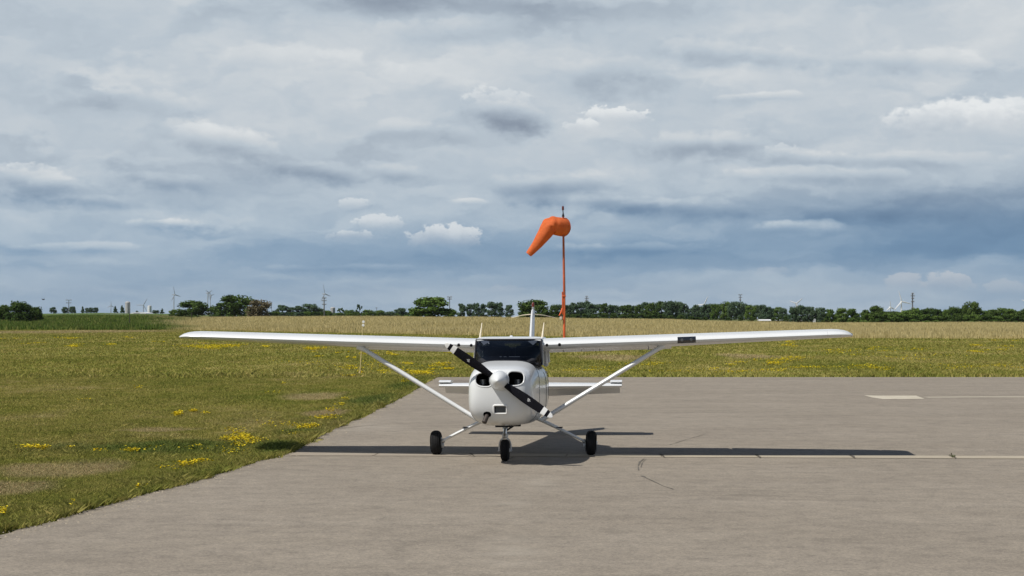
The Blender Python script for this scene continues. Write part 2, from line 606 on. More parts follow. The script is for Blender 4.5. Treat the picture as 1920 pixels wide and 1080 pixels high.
def grass_color(k, rnd=None):
    g = k.node('ShaderNodeNewGeometry')
    pos = g.outputs['Position']
    n_big = k.noise(k.vmath('MULTIPLY', pos, (.16, .07, 0.0)), 1.0, 5, .6)
    n_mid = k.noise(k.vmath('MULTIPLY', pos, (.8, .45, 0.0)), 1.0, 7, .72)
    n_fine = k.noise(pos, 9.0, 3, .6)
    c = k.ramp(k.math('ADD', k.math('MULTIPLY', n_big, .5), k.math('MULTIPLY', n_mid, .5)),
               [(0.33, (.144, .172, .038)), (0.44, (.228, .228, .056)), (0.54, (.300, .272, .084)), (0.66, (.41, .345, .160))])
    lush = masks_xy(k, pos, LUSH)
    dry = masks_xy(k, pos, DRY)
    c = k.mix(k.math('MULTIPLY', k.step(k.math('ADD', dry, k.math('MULTIPLY', k.math('SUBTRACT', n_mid, .5), 1.1)), .25, .8), .75), c, (.40, .32, .19))
    c = k.mix(k.math('MULTIPLY', k.step(k.math('ADD', lush, k.math('MULTIPLY', k.math('SUBTRACT', n_mid, .5), 2.2)), .30, 1.0), .75), c, (.098, .148, .036))
    if rnd is None:
        v = n_fine
    else:
        a = k.node('ShaderNodeAttribute')
        a.attribute_name = 'rnd'
        v = a.outputs['Fac']
    c = k.mix(1.0, c, k.ramp(v, [(0.08, (.60, .68, .58)), (.45, (.96, 1, .93)), (.75, (1.15, 1.09, 1.15)), (1.0, (1.55, 1.36, 1.5))]), 'MULTIPLY')
    return c, n_fine, n_mid


def mat_ground():
    m, k, out = mat_new('meadow_soil')
    c, nf, nm = grass_color(k)
    g = k.node('ShaderNodeNewGeometry')
    x, y, z = k.sep(g.outputs['Position'])
    far_n = k.noise(k.vmath('MULTIPLY', g.outputs['Position'], (.004, .012, 0)), 1.0, 4, .6)
    farc = k.ramp(far_n, [(.4, (.062, .088, .030)), (.55, (.12, .13, .045)), (.65, (.25, .215, .10))])
    rat = k.math('DIVIDE', x, k.math('ADD', y, CAMD))
    farc = k.mix(k.step(rat, -.20, -.16, 1, 0), farc, (.085, .125, .035))
    c = k.mix(k.step(y, 420, 560), c, farc)
    hgt = k.math('ADD', k.math('MULTIPLY', nf, .5), nm)
    pbsdf(k, out, c, .95, spec=.1, bump=hgt, bstr=.8, bdist=.08)
    return m


def mat_blade(name, tall=False):
    m, k, out = mat_new(name)
    if not tall:
        c, nf, nm = grass_color(k, True)
    else:
        g = k.node('ShaderNodeNewGeometry')
        a = k.node('ShaderNodeAttribute')
        a.attribute_name = 'rnd'
        n = k.noise(k.vmath('MULTIPLY', g.outputs['Position'], (.05, .03, 0)), 1.0, 4, .6)
        nb_ = k.noise(k.vmath('MULTIPLY', g.outputs['Position'], (.5, .12, 0)), 1.0, 4, .65)
        c = k.ramp(k.math('ADD', k.math('MULTIPLY', a.outputs['Fac'], .45), k.math('ADD', k.math('MULTIPLY', n, .3), k.math('MULTIPLY', nb_, .25))),
                   [(0.15, (.29, .240, .098)), (.42, (.475, .395, .190)), (.70, (.62, .525, .285)), (.95, (.77, .67, .41))])
        x, y, z = k.sep(g.outputs['Position'])
        ratio = k.math('ADD', k.math('DIVIDE', x, k.math('ADD', y, CAMD)), k.math('MULTIPLY', k.math('SUBTRACT', n, .5), .10))
        green = k.ramp(k.math('ADD', k.math('MULTIPLY', a.outputs['Fac'], .6), k.math('MULTIPLY', nb_, .4)), [(.2, (.055, .098, .018)), (.5, (.105, .165, .034)), (.85, (.32, .30, .10))])
        c = k.mix(k.step(ratio, -.215, -.18, 1, 0), c, green)
    d = k.node('ShaderNodeBsdfDiffuse')
    tr = k.node('ShaderNodeBsdfTranslucent')
    k.l.new(c, d.inputs[0])
    k.l.new(c, tr.inputs[0])
    mx = k.node('ShaderNodeMixShader')
    mx.inputs[0].default_value = .30
    k.l.new(d.outputs[0], mx.inputs[1])
    k.l.new(tr.outputs[0], mx.inputs[2])
    k.l.new(mx.outputs[0], out.inputs['Surface'])
    return m


def mat_pavement():
    m, k, out = mat_new('weathered_asphalt')
    g = k.node('ShaderNodeNewGeometry')
    pos = g.outputs['Position']
    st = k.noise(k.vmath('MULTIPLY', pos, (.14, .75, 0)), 1.0, 7, .66, .6)
    st2 = k.noise(k.vmath('MULTIPLY', pos, (.35, 1.3, 0)), 1.0, 7, .7, .8)
    bl = k.noise(k.vmath('MULTIPLY', pos, (.35, .35, 0)), 1.0, 5, .6)
    fine = k.noise(pos, 34.0, 4, .75)
    fine2 = k.noise(pos, 110.0, 2, .6)
    vor = k.node('ShaderNodeTexVoronoi')
    vor.inputs['Scale'].default_value = 75.0
    k.l.new(pos, vor.inputs['Vector'])
    c = k.ramp(k.math('ADD', k.math('MULTIPLY', st, .55), k.math('MULTIPLY', bl, .45)),
               [(.30, (.205, .177, .142)), (.50, (.240, .209, .169)), (.70, (.275, .241, .197))])
    mot = k.noise(pos, 3.4, 6, .7, .3)
    c = k.mix(1.0, c, k.ramp(mot, [(.25, (.76, .76, .76)), (.5, (1, 1, 1)), (.75, (1.16, 1.155, 1.14))]), 'MULTIPLY')
    c = k.mix(1.0, c, k.ramp(st2, [(.28, (.84, .84, .84)), (.44, (1, 1, 1)), (.75, (1.07, 1.07, 1.06))]), 'MULTIPLY')
    c = k.mix(1.0, c, k.ramp(fine, [(.25, (.62, .62, .62)), (.5, (1, 1, 1)), (.75, (1.38, 1.37, 1.34))]), 'MULTIPLY')
    c = k.mix(1.0, c, k.ramp(vor.outputs['Color'], [(.0, (.86, .86, .87)), (.6, (1, 1, 1)), (.95, (1.16, 1.15, 1.13))]), 'MULTIPLY')
    # darker patch by the far left corner and pale dust along the turf edge
    dk = masks_xy(k, pos, [pix_ellipse(860, 716, 55, 5)])
    c = k.mix(k.math('MULTIPLY', k.step(k.math('ADD', dk, k.math('MULTIPLY', k.math('SUBTRACT', bl, .5), .8)), .3, .8), .55), c, (.14, .122, .108))
    rut = masks_xy(k, pos, [pix_ellipse(1400, 928, 520, 20), pix_ellipse(1250, 1010, 700, 14), pix_ellipse(1500, 772, 420, 7)])
    rn = k.noise(k.vmath('MULTIPLY', pos, (1.1, 3.6, 0)), 1.0, 7, .72, .9)
    c = k.mix(k.math('MULTIPLY', rut, k.step(rn, .50, .66, 0, .50)), c, (.135, .118, .094))
    pale = masks_xy(k, pos, [pix_ellipse(960, 1035, 60, 36), pix_ellipse(1010, 905, 34, 14), pix_ellipse(690, 800, 60, 10), pix_ellipse(960, 940, 40, 14)])
    c = k.mix(k.math('MULTIPLY', pale, k.step(rn, .40, .60, .05, .38)), c, (.36, .325, .27))
    dots = k.node('ShaderNodeTexVoronoi')
    dots.inputs['Scale'].default_value = 1.9
    k.l.new(pos, dots.inputs['Vector'])
    c = k.mix(k.step(dots.outputs['Distance'], .035, .012, 0, .75), c, (.075, .066, .054))
    h = k.math('ADD', k.math('MULTIPLY', fine, 1.0), k.math('MULTIPLY', fine2, .6))
    pbsdf(k, out, c, .88, spec=.25, bump=h, bstr=.35, bdist=.006)
    return m


def mat_concrete():
    m, k, out = mat_new('pale_concrete')
    g = k.node('ShaderNodeNewGeometry')
    pos = g.outputs['Position']
    n = k.noise(k.vmath('MULTIPLY', pos, (1.2, 6, 0)), 1.0, 6, .65)
    f = k.noise(pos, 60, 3, .7)
    x, y, z = k.sep(pos)
    c = k.ramp(n, [(.3, (.32, .275, .205)), (.6, (.415, .365, .285)), (.8, (.46, .41, .325))])
    dirt = k.math('ADD', k.step(x, 1.8, -1.5), k.math('MULTIPLY', k.math('SUBTRACT', n, .5), 1.2))
    c = k.mix(k.step(dirt, .3, 1.0, 0, .8), c, (.285, .245, .200))
    c = k.mix(1.0, c, k.ramp(f, [(.3, (.82,) * 3), (.6, (1.05,) * 3)]), 'MULTIPLY')
    pbsdf(k, out, c, .9, spec=.2, bump=f, bstr=.2, bdist=.004)
    return m


def mat_markpaint():
    m, k, out = mat_new('worn_marking_paint')
    g = k.node('ShaderNodeNewGeometry')
    n = k.noise(k.vmath('MULTIPLY', g.outputs['Position'], (1.5, 1.5, 0)), 1.0, 6, .7)
    c = k.ramp(n, [(.35, (.43, .385, .30)), (.52, (.50, .455, .365)), (.68, (.31, .27, .21))])
    pbsdf(k, out, c, .85, spec=.2)
    return m


GROUND = mat_ground()
BLADE = mat_blade('mown_grass_blades')
TALL = mat_blade('ripe_tall_grass', True)
PAVE = mat_pavement()
CONC = mat_concrete()
MARK = mat_markpaint()
TAR = simple('tyre_scuff', (.125, .114, .096), .8, var=.5, scale=14, spec=.2)
CRACK = simple('crack_dirt', (.105, .093, .075), .95, var=.5, scale=9, spec=.1)

# ------------------------------------------------------------------ ground sheet
ys_near = np.arange(-44, 44.01, .25)
ys_far = [44.6]
while ys_far[-1] < 16000:
    ys_far.append(ys_far[-1] * 1.035 + .4)
ys = np.concatenate([[-6000, -1200, -300, -100, -60], ys_near, ys_far])
xs = np.sinh(np.linspace(-8.2, 8.2, 171)) * 5.0
GX, GY = np.meshgrid(xs, ys)
GZ = ground(GX, GY) - .018
nx, ny = len(xs), len(ys)
V3 = np.stack([GX.ravel(), GY.ravel(), GZ.ravel()], 1)
ii = (np.arange(ny - 1)[:, None] * nx + np.arange(nx - 1)[None, :]).ravel()
F4 = np.stack([ii, ii + 1, ii + nx + 1, ii + nx], 1)
gs = tri_mesh('grass_ground', V3, F4, GROUND, smooth=True)
tag(gs, 'wide flat olive green meadow running to the horizon', None, kind='structure')

# ------------------------------------------------------------------ pavement
py_rows = np.concatenate([[-300, -100, -60], np.arange(-44, 44.01, .25)])
py_rows = np.concatenate([py_rows[py_rows < YFAR], [YFAR]])
er = np.random.default_rng(4)
wob = sum(a_ * np.interp(py_rows, np.arange(-45, 46, st_), er.normal(0, 1, len(np.arange(-45, 46, st_)))) for a_, st_ in ((.10, 2.0), (.06, .7), (.04, .25)))
xl = pav_left(py_rows) + np.where(np.abs(py_rows) < 44, wob, 0)
cols = np.concatenate([np.linspace(0, 1, 12) ** 1.5 * 14, [20, 30, 50, 90, 160, 400]])
rows = []
for Y, x0 in zip(py_rows, xl):
    rows.append(np.stack([x0 + cols, np.full(len(cols), Y), np.full(len(cols), float(zvalley(Y)))], 1))
V3 = np.concatenate(rows)
nc, nr = len(cols), len(py_rows)
ii = (np.arange(nr - 1)[:, None] * nc + np.arange(nc - 1)[None, :]).ravel()
F4 = np.stack([ii, ii + 1, ii + nc + 1, ii + nc], 1)
pv_o = tri_mesh('pavement', V3, F4, PAVE, smooth=True)
tag(pv_o, 'weathered taupe asphalt apron under the aircraft', None, kind='structure')


def ground_strip(pixels, name, mat, lift, label, widths=None, jit=0.0):
    """closed polygon of photo pixels or a polyline with real widths, laid as a thin sheet on the pavement"""
    mb = MB()
    if widths is None:
        P = [gpt(*p) for p in pixels]
        mb.add([(x, y, float(zvalley(y)) + lift) for x, y in P], [tuple(range(len(P)))])
    else:
        P = [Vector(gpt(*p)) for p in pixels]
        Q = []
        for a, b in zip(P[:-1], P[1:]):
            n = max(2, int((b - a).length / .25))
            Q += [a.lerp(b, i / n) for i in range(n)]
        Q.append(P[-1])
        vs = []
        for i, p in enumerate(Q):
            d = (Q[min(i + 1, len(Q) - 1)] - Q[max(i - 1, 0)]).normalized()
            nrm = Vector((-d.y, d.x))
            wv = widths if not hasattr(widths, '__len__') else widths[0] + (widths[1] - widths[0]) * i / (len(Q) - 1)
            wv *= 1 + random.uniform(-jit, jit)
            off = nrm * random.uniform(-jit, jit) * .3 * wv
            for s in (-1, 1):
                q = p + off + nrm * (s * wv / 2)
                vs.append((q.x, q.y, float(zvalley(q.y)) + lift))
        mb.add(vs, [(2 * i, 2 * i + 1, 2 * i + 3, 2 * i + 2) for i in range(len(Q) - 1)])
    o = mb.build(name, mat, smooth=False)
    tag(o, label, None, kind='structure')
    return o


# concrete strip across the apron, one slab after another with open joints
joint_px = [548, 705, 884, 1062, 1240, 1419, 1596, 1785, 1985, 2190]
P0 = Vector(gpt(553, 851.5))
P1 = Vector(gpt(1920, 857.5))
sd = (P1 - P0).normalized()
sn = Vector((-sd.y, sd.x))
mb = MB()
pts = []
for px in joint_px:
    f = (px - 553) / (1920 - 553)
    q = P0
    # intersect the strip line with the viewing column of that pixel
    lo, hi = -1.0, 2.0
    for _ in range(50):
        mid = (lo + hi) / 2
        q = P0.lerp(P1, mid)
        if 960 + F * q.x / (q.y + CAMD) < px:
            lo = mid
        else:
            hi = mid
    pts.append(q)
HW = .36
for a, b in zip(pts[:-1], pts[1:]):
    a2, b2 = a + sd * .012, b - sd * .012
    n = 6
    vs = []
    for i in range(n + 1):
        p = a2.lerp(b2, i / n)
        for s in (-HW, -HW / 2, 0, HW / 2, HW):
            q = p + sn * (s + random.uniform(-.01, .01))
            vs.append((q.x, q.y, float(zvalley(q.y)) + .006))
    mb.add(vs, [(5 * i + j, 5 * i + j + 1, 5 * i + j + 6, 5 * i + j + 5) for i in range(n) for j in range(4)])
strip = mb.build('concrete_strip', CONC, smooth=False)
tag(strip, 'pale jointed concrete strip set across the asphalt', None, kind='structure')
# joint weeds / cracks
for i, px in enumerate([884, 1240, 1419, 1596, 1785]):
    y0 = 848 + (px - 553) * .0042
    ground_strip([(px - 3, y0 + .5), (px + 2, y0 + 3.5), (px + 6, y0 + 7)], 'pavement_crack', CRACK, .010, 'dark open joint in the concrete strip', (.05, .02), .6)
ground_strip([(1150, 737.5), (1300, 737), (1450, 737.4), (1620, 737)], 'pavement_crack', CRACK, .005, 'thin dark seam across the far asphalt', .035, .7)
ground_strip([(1735, 745), (1800, 744.6), (1920, 744.4), (2100, 744)], 'runway_marking', MARK, .006, 'thin pale painted line on far asphalt', .42, .05)
ground_strip([(1619, 741.2), (1640, 742.0), (1680, 742), (1717, 742), (1733, 748), (1690, 748.6), (1655, 748.6), (1634, 745.5)], 'runway_marking', MARK, .006, 'wide pale painted bar on far asphalt')
ground_strip([(1208, 860), (1199, 866), (1196, 874), (1197, 882)], 'skid_mark', TAR, .005, 'short curved dark tyre scuff near the strip', (.026, .014), .7)
ground_strip([(1212, 860), (1204, 867), (1201, 876)], 'skid_mark', TAR, .005, 'thin twin tyre scuff beside the strip', .012, .9)
ground_strip([(1203, 892), (1222, 901), (1243, 911), (1262, 917)], 'skid_mark', TAR, .005, 'diagonal dark tyre scuff on the apron', (.045, .015), .8)
ground_strip([(940, 868), (952, 861), (962, 857)], 'skid_mark', TAR, .005, 'faint scuff behind the nose wheel', .022, .6)
ground_strip([(1255, 834), (1290, 823), (1320, 815)], 'pavement_crack', CRACK, .005, 'faint oblique crack beyond the wing shadow', .010, .9)
ground_strip([(610, 806), (700, 797), (790, 792)], 'pavement_crack', CRACK, .005, 'faint crack left of the aircraft', .018, .9)


# ------------------------------------------------------------------ grass
def blades(name, X, Y, h, wd, lean, mat, sink=.018):
    n = len(X)
    Z = ground(X, Y) - sink
    a = rng.uniform(0, 2 * np.pi, n)
    dx, dy = np.cos(a) * wd / 2, np.sin(a) * wd / 2
    b = rng.uniform(0, 2 * np.pi, n)
    l = np.abs(rng.normal(0, 1, n)) * lean * h
    mx, my = np.cos(b) * l, np.sin(b) * l
    P = np.empty((n, 4, 3))
    P[:, 0] = np.stack([X - dx, Y - dy, Z], 1)
    P[:, 1] = np.stack([X + dx, Y + dy, Z], 1)
    P[:, 2] = np.stack([X + mx * .35 + dx * .7, Y + my * .35 + dy * .7, Z + h * .6], 1)
    P[:, 3] = np.stack([X + mx, Y + my, Z + h], 1)
    base = np.arange(n)[:, None] * 4
    T = np.concatenate([base + np.array([[0, 1, 2]]), base + np.array([[0, 2, 3]])])
    r = np.repeat(rng.beta(2.2, 2.2, n), 4)
    return tri_mesh(name, P.reshape(-1, 3), T, mat, r)


def scatter(D0, D1, dens, amin, amax):
    """uniform over the ground between two distances and two slopes x/D"""
    area = (amax - amin) * (D1 * D1 - D0 * D0) / 2
    n = int(area * dens)
    D = np.sqrt(rng.uniform(D0 * D0, D1 * D1, n))
    s = rng.uniform(amin, amax, n)
    return s * D, D - CAMD


def on_grass(X, Y, margin=0.0):
    return (Y > YFAR + margin) | (X < pav_left(Y) - margin)


def patchy(X, Y, sx, sy, seed):
    """cheap smooth 2-D value noise, 0..1"""
    r = np.random.default_rng(seed)
    tab = r.random((64, 64))
    u, v = X * sx, Y * sy
    iu, iv = np.floor(u).astype(int), np.floor(v).astype(int)
    fu, fv = u - iu, v - iv
    fu, fv = fu * fu * (3 - 2 * fu), fv * fv * (3 - 2 * fv)
    g = lambda p, q: tab[p % 64, q % 64]
    return (g(iu, iv) * (1 - fu) + g(iu + 1, iv) * fu) * (1 - fv) + (g(iu, iv + 1) * (1 - fu) + g(iu + 1, iv + 1) * fu) * fv


def bmask(X, Y, blobs):
    t_ = np.zeros_like(X)
    for bx, by, rx, ry in blobs:
        t_ = np.maximum(t_, np.exp(-((X - bx) / rx) ** 2 - ((Y - by) / ry) ** 2))
    return t_


parts = []
for D0, D1, dens, w0, w1, hh in [(15, 26, 3800, -.36, 0, .055), (26, 40, 1900, -.36, 0, .058), (40, 66, 750, -.36, .02, .062)]:
    X, Y = scatter(D0, D1, dens, w0, w1)
    ok = on_grass(X, Y, -.16 * patchy(X, Y, 2.2, 2.2, 31) * rng.random(len(X)) + .03)
    X, Y = X[ok], Y[ok]
    pn = patchy(X, Y, .9, .6, 3)
    pn2 = patchy(X, Y, 3.1, 2.5, 5)
    dist = np.where(Y < YFAR, pav_left(Y) - X, 5)
    edge = np.exp(-np.clip(dist, 0, None) / .35)
    h = hh * (.45 + 1.2 * pn * pn2 + .25 * rng.random(len(X)) + 0.5 * (rng.random(len(X)) < .012)) * (1 + 1.1 * edge + .7 * bmask(X, Y, LUSH)) * (1 - .5 * bmask(X, Y, DRY[:3]))
    parts.append((X, Y, h, np.full(len(X), .006 + .00022 * (D0 + D1) / 2)))
X, Y, h, wd = [np.concatenate(q) for q in zip(*parts)]
tag(blades('near_grass', X, Y, h, wd, .7, BLADE), 'short mown olive grass beside the apron edge', 'grass', kind='stuff')
parts = []
for D0, D1, dens, hh in [(62, 100, 75, .085), (100, 150, 26, .10), (150, 335, 9, .12)]:
    X, Y = scatter(D0, D1, dens, -.36, .36)
    px = 960 + F * X / (Y + CAMD)
    ok = on_grass(X, Y) & (Y + CAMD < np.interp(px, EDGE_PX, EDGE_D))
    X, Y = X[ok], Y[ok]
    pn = patchy(X, Y, .35, .12, 9)
    h = hh * (.35 + 1.5 * pn * rng.random(len(X)) + .3 * rng.random(len(X))) * (1 + 1.3 * np.exp(-np.abs(Y - YFAR) / .7))
    parts.append((X, Y, h, np.full(len(X), .0006 * (D0 + D1) / 2)))
X, Y, h, wd = [np.concatenate(q) for q in zip(*parts)]
tag(blades('far_grass', X, Y, h, wd, .8, BLADE), 'mown olive grass beyond the apron', 'grass', kind='stuff')

# tall ripe grass
parts = []
n = 850000
px = rng.uniform(-260, 2180, n)
e = np.interp(px, EDGE_PX, EDGE_D)
D = e + np.abs(rng.normal(0, 1, n)) * 14 * (rng.random(n) < .22) + rng.random(n) ** 1.25 * 330 * 1.0
X = (px - 960) / F * D
Y = D - CAMD
gl = np.clip((360 - px) / 60, 0, 1)
pn = patchy(X, Y, .10, .05, 21)
h = (.75 + .5 * pn) * (.55 + .6 * rng.random(n)) * (1 + .30 * gl) * (1 - .45 * np.exp(-(D - e) / 4)) * (1 + gl * .5 * (patchy(X, Y, .6, .15, 44) - .5))
wd = (.014 + D * .00017) * (1 + 1.2 * gl) * np.where(rng.random(n) < .12, 2.4, 1.0)
tg = blades('tall_grass', X, Y, h, wd, .18, TALL, 0.05)
tag(tg, 'band of ripe straw coloured tall grass, green at the left', 'tall grass', kind='stuff')

# crumbs of stone along the broken edge
Yg = rng.uniform(-14, 34, 2600)
Xg = pav_left(Yg) + rng.normal(.12, .16, len(Yg))
sg = rng.uniform(.006, .020, len(Yg)) * (1 + .3 * (rng.random(len(Yg)) < .1))
Zg = zvalley(Yg)
tet = np.array([[1, 0, -.2], [-.5, .87, -.2], [-.5, -.87, -.2], [0.1, 0, .9]])
ang = rng.uniform(0, 6.28, len(Yg))
ca, sa = np.cos(ang)[:, None], np.sin(ang)[:, None]
Pg = np.stack([Xg[:, None] + (tet[:, 0] * ca - tet[:, 1] * sa) * sg[:, None], Yg[:, None] + (tet[:, 0] * sa + tet[:, 1] * ca) * sg[:, None], Zg[:, None] + tet[:, 2] * sg[:, None] * .7], 2)
bg_ = np.arange(len(Yg))[:, None] * 4
Tg = np.concatenate([bg_ + np.array([q]) for q in ((0, 1, 3), (1, 2, 3), (2, 0, 3))])
STONE = simple('edge_grit', (.30, .26, .20), .9, var=.35, scale=3, spec=.2)
tag(tri_mesh('edge_gravel', Pg.reshape(-1, 3), Tg, STONE), 'crumbs of grit along the broken asphalt edge', 'gravel', kind='stuff')

# ------------------------------------------------------------------ yellow flowers
FLW = simple('yellow_petals', (.74, .60, .035), .7, var=.25, scale=6, spec=.2)
PATCH = [  # px, py, rx, ry, count
    (385, 651, 45, 5, 420), (440, 649, 30, 2, 60), (500, 651, 14, 2, 50), (590, 656, 16, 5, 170), (600, 670, 12, 2, 30), (640, 663, 10, 2, 30),
    (650, 672, 12, 3, 40), (655, 692, 22, 3, 60), (660, 707, 18, 3, 30), (690, 665, 20, 4, 60), (745, 665, 14, 3, 60), (790, 700, 25, 5, 260), (835, 686, 22, 3, 90),
    (838, 694, 12, 2, 80), (770, 716, 14, 3, 60), (720, 699, 30, 3, 60), (760, 683, 20, 3, 40), (850, 662, 24, 3, 60),
    (130, 636, 20, 2.5, 60), (135, 650, 26, 2.5, 90), (20, 636, 20, 1.5, 30), (230, 635, 16, 1.5, 24), (295, 641, 14, 1.5, 20), (200, 648, 20, 2, 26), (60, 646, 30, 2, 20),
    (335, 779, 14, 3.2, 90), (374, 776, 16, 2.5, 50), (72, 844, 33, 4, 130), (225, 849, 34, 3, 70), (130, 844, 20, 3, 20), (455, 828, 34, 10, 210), (452, 826, 22, 6, 110),
    (368, 873, 30, 4, 90), (310, 883, 30, 2, 10), (570, 804, 30, 5, 110), (610, 788, 26, 6, 70), (640, 770, 20, 8, 40), (560, 815, 40, 8, 40), (480, 800, 60, 14, 40), (20, 970, 14, 8, 22), (130, 952, 18, 8, 14),
    (265, 918, 12, 4, 10), (330, 845, 90, 10, 30), (450, 850, 60, 10, 24), (150, 750, 14, 4, 10), (250, 730, 16, 4, 10), (525, 720, 10, 3, 6), (500, 737, 20, 5, 8), (640, 750, 12, 4, 16),
    (1470, 675, 40, 5, 130), (1450, 682, 30, 4, 110), (1530, 690, 50, 4, 90), (1600, 690, 50, 4, 80), (1640, 693, 40, 3, 60), (1490, 648, 24, 5, 80), (1560, 660, 60, 5, 60),
    (1650, 658, 40, 4, 60), (1830, 649, 16, 2, 60), (1826, 659, 20, 2.5, 50), (1700, 672, 80, 6, 60), (1800, 690, 80, 5, 70), (1880, 655, 40, 5, 40), (1215, 685, 40, 5, 60), (1100, 697, 70, 4, 70),
    (1330, 697, 80, 4, 70), (1430, 697, 60, 4, 60), (1900, 690, 40, 6, 40), (1750, 655, 60, 4, 30), (1390, 685, 30, 4, 40), (1870, 640, 30, 2, 20), (700, 690, 110, 14, 90), (600, 690, 110, 14, 40)]
cx, cy, cs = [], [], []
for px, py, rx, ry, cnt in PATCH:
    nsub = max(2, cnt // 14)
    subs = [(random.gauss(0, .5), random.gauss(0, .5)) for _ in range(nsub)]
    for _ in range(int(cnt * 1.6)):
        su, sv = random.choice(subs)
        u = px + rx * max(-1.4, min(1.4, su + random.gauss(0, .26)))
        v = py + ry * max(-1.4, min(1.4, sv + random.gauss(0, .16)))
        gx, gy = gpt(u, max(v, 622))
        if on_grass(np.array(gx), np.array(gy), .06):
            cx.append(gx)
            cy.append(gy)
            cs.append((.009 + .00030 * (gy + CAMD)) * random.uniform(.6, 1.25))
cx, cy, cs = np.array(cx), np.array(cy), np.array(cs)
n = len(cx)
cz = ground(cx, cy) + .03 + .05 * rng.random(n) + .0003 * cy
rz = rng.uniform(0, 6.28, n)
P = np.empty((n, 6, 3))
for j in range(5):
    aa = rz + 2 * np.pi * j / 5
    P[:, j] = np.stack([cx + np.cos(aa) * cs, cy + np.sin(aa) * cs, cz + cs * (.35 + .5 * rng.random(n))], 1)
P[:, 5] = np.stack([cx, cy, cz - cs * .3], 1)
b0 = np.arange(n)[:, None] * 6
T = np.concatenate([b0 + np.array([[j, (j + 1) % 5, 5]]) for j in range(5)])
tag(tri_mesh('yellow_wildflowers', P.reshape(-1, 3), T, FLW), 'scattered patches of low yellow wildflowers in the grass', 'flowers', kind='stuff')


# ------------------------------------------------------------------ air between here and the horizon
hz_m, hz_k, hz_out = mat_new('thin_summer_haze')
hv = hz_k.node('ShaderNodeVolumePrincipled')
hv.inputs['Color'].default_value = (.86, .92, 1.0, 1)
hv.inputs['Density'].default_value = 2.4e-5
hv.inputs['Anisotropy'].default_value = 0.2
hz_k.l.new(hv.outputs[0], hz_out.inputs['Volume'])
hzb = MB()
hzb.box((0, 4000, 99), (24000, 16000, 220))
haze = hzb.build('haze', hz_m, smooth=False)
tag(haze, 'thin pale summer haze over the far fields', None, kind='stuff')

# ------------------------------------------------------------------ aircraft
YAW = R(-4.5)
plane = thing('light_aircraft', 'white high wing propeller aeroplane parked nose on with black propeller blades', 'aeroplane', (.024, 0, .004), YAW)
plane.rotation_euler = (0, R(-.22), YAW)


def ring(y, hw, zb, zt, n=2.6, N=44, x0=0.0):
    zc, hz = (zb + zt) / 2, (zt - zb) / 2
    out_ = []
    for i in range(N):
        a = 2 * math.pi * i / N
        c, s = math.cos(a), math.sin(a)
        nn = n if not isinstance(n, tuple) else (n[0] if s > 0 else n[1])
        out_.append(Vector((x0 + hw * math.copysign(abs(c) ** (2 / nn), c), y, zc + hz * math.copysign(abs(s) ** (2 / nn), s))))
    return out_


def densify(keys, per=4):
    """Catmull-Rom between section keys"""
    out_ = []
    for i in range(len(keys) - 1):
        p0, p1, p2, p3 = keys[max(i - 1, 0)], keys[i], keys[i + 1], keys[min(i + 2, len(keys) - 1)]
        for j in range(per):
            u = j / per
            out_.append(tuple(.5 * ((2 * b) + (-a + c) * u + (2 * a - 5 * b + 4 * c - d) * u * u + (-a + 3 * b - 3 * c + d) * u ** 3) for a, b, c, d in zip(p0, p1, p2, p3)))
    out_.append(keys[-1])
    return out_


# --- cowling with real openings
COWL = [(-2.668, .17, 1.12, 1.425, 2.3, 2.2), (-2.660, .26, 1.00, 1.442, 2.5, 2.3), (-2.635, .350, .875, 1.456, 2.8, 2.6), (-2.58, .415, .765, 1.472, 3.2, 2.9), (-2.47, .465, .675, 1.490, 3.5, 3.1),
        (-2.25, .495, .620, 1.515, 3.7, 3.3), (-1.90, .512, .595, 1.542, 3.8, 3.4), (-1.47, .522, .583, 1.568, 3.8, 3.4)]
mb = MB()
mb.loft([ring(k_[0], k_[1], k_[2], k_[3], (k_[4], k_[5]), 56) for k_ in densify(COWL, 3)])
cowl = mb.build('cowling', [WHITE, DARK], plane, angle=50)


def outline(cx_, cz_, hw, hh, n=3.2, N=28, skew=0.0, y=0.0):
    o_ = []
    for i in range(N):
        a = 2 * math.pi * i / N
        c, s = math.cos(a), math.sin(a)
        x = hw * math.copysign(abs(c) ** (2 / n), c)
        z = hh * math.copysign(abs(s) ** (2 / n), s)
        # taller at the inner end, as the inlets are
        z *= 1 + skew * x / hw
        o_.append(Vector((cx_ + x, y, cz_ + z)))
    return o_


HUBZ = 1.312
inlets = [outline(-.228, 1.318, .130, .106, 2.8, 32, .10), outline(.242, 1.333, .124, .106, 2.8, 32, -.10)]
carb = outline(.012, .877, .084, .050, 9, 24)
exh = outline(-.185, .800, .060, .045, 2.2, 20)
bv = BVHTree.FromPolygons([v.co.copy() for v in cowl.data.vertices], [tuple(p.vertices) for p in cowl.data.polygons])


def on_cowl(x, z):
    hit = bv.ray_cast(Vector((x, -4, z)), Vector((0, 1, 0)))
    return hit[0].y if hit[0] is not None else -2.4


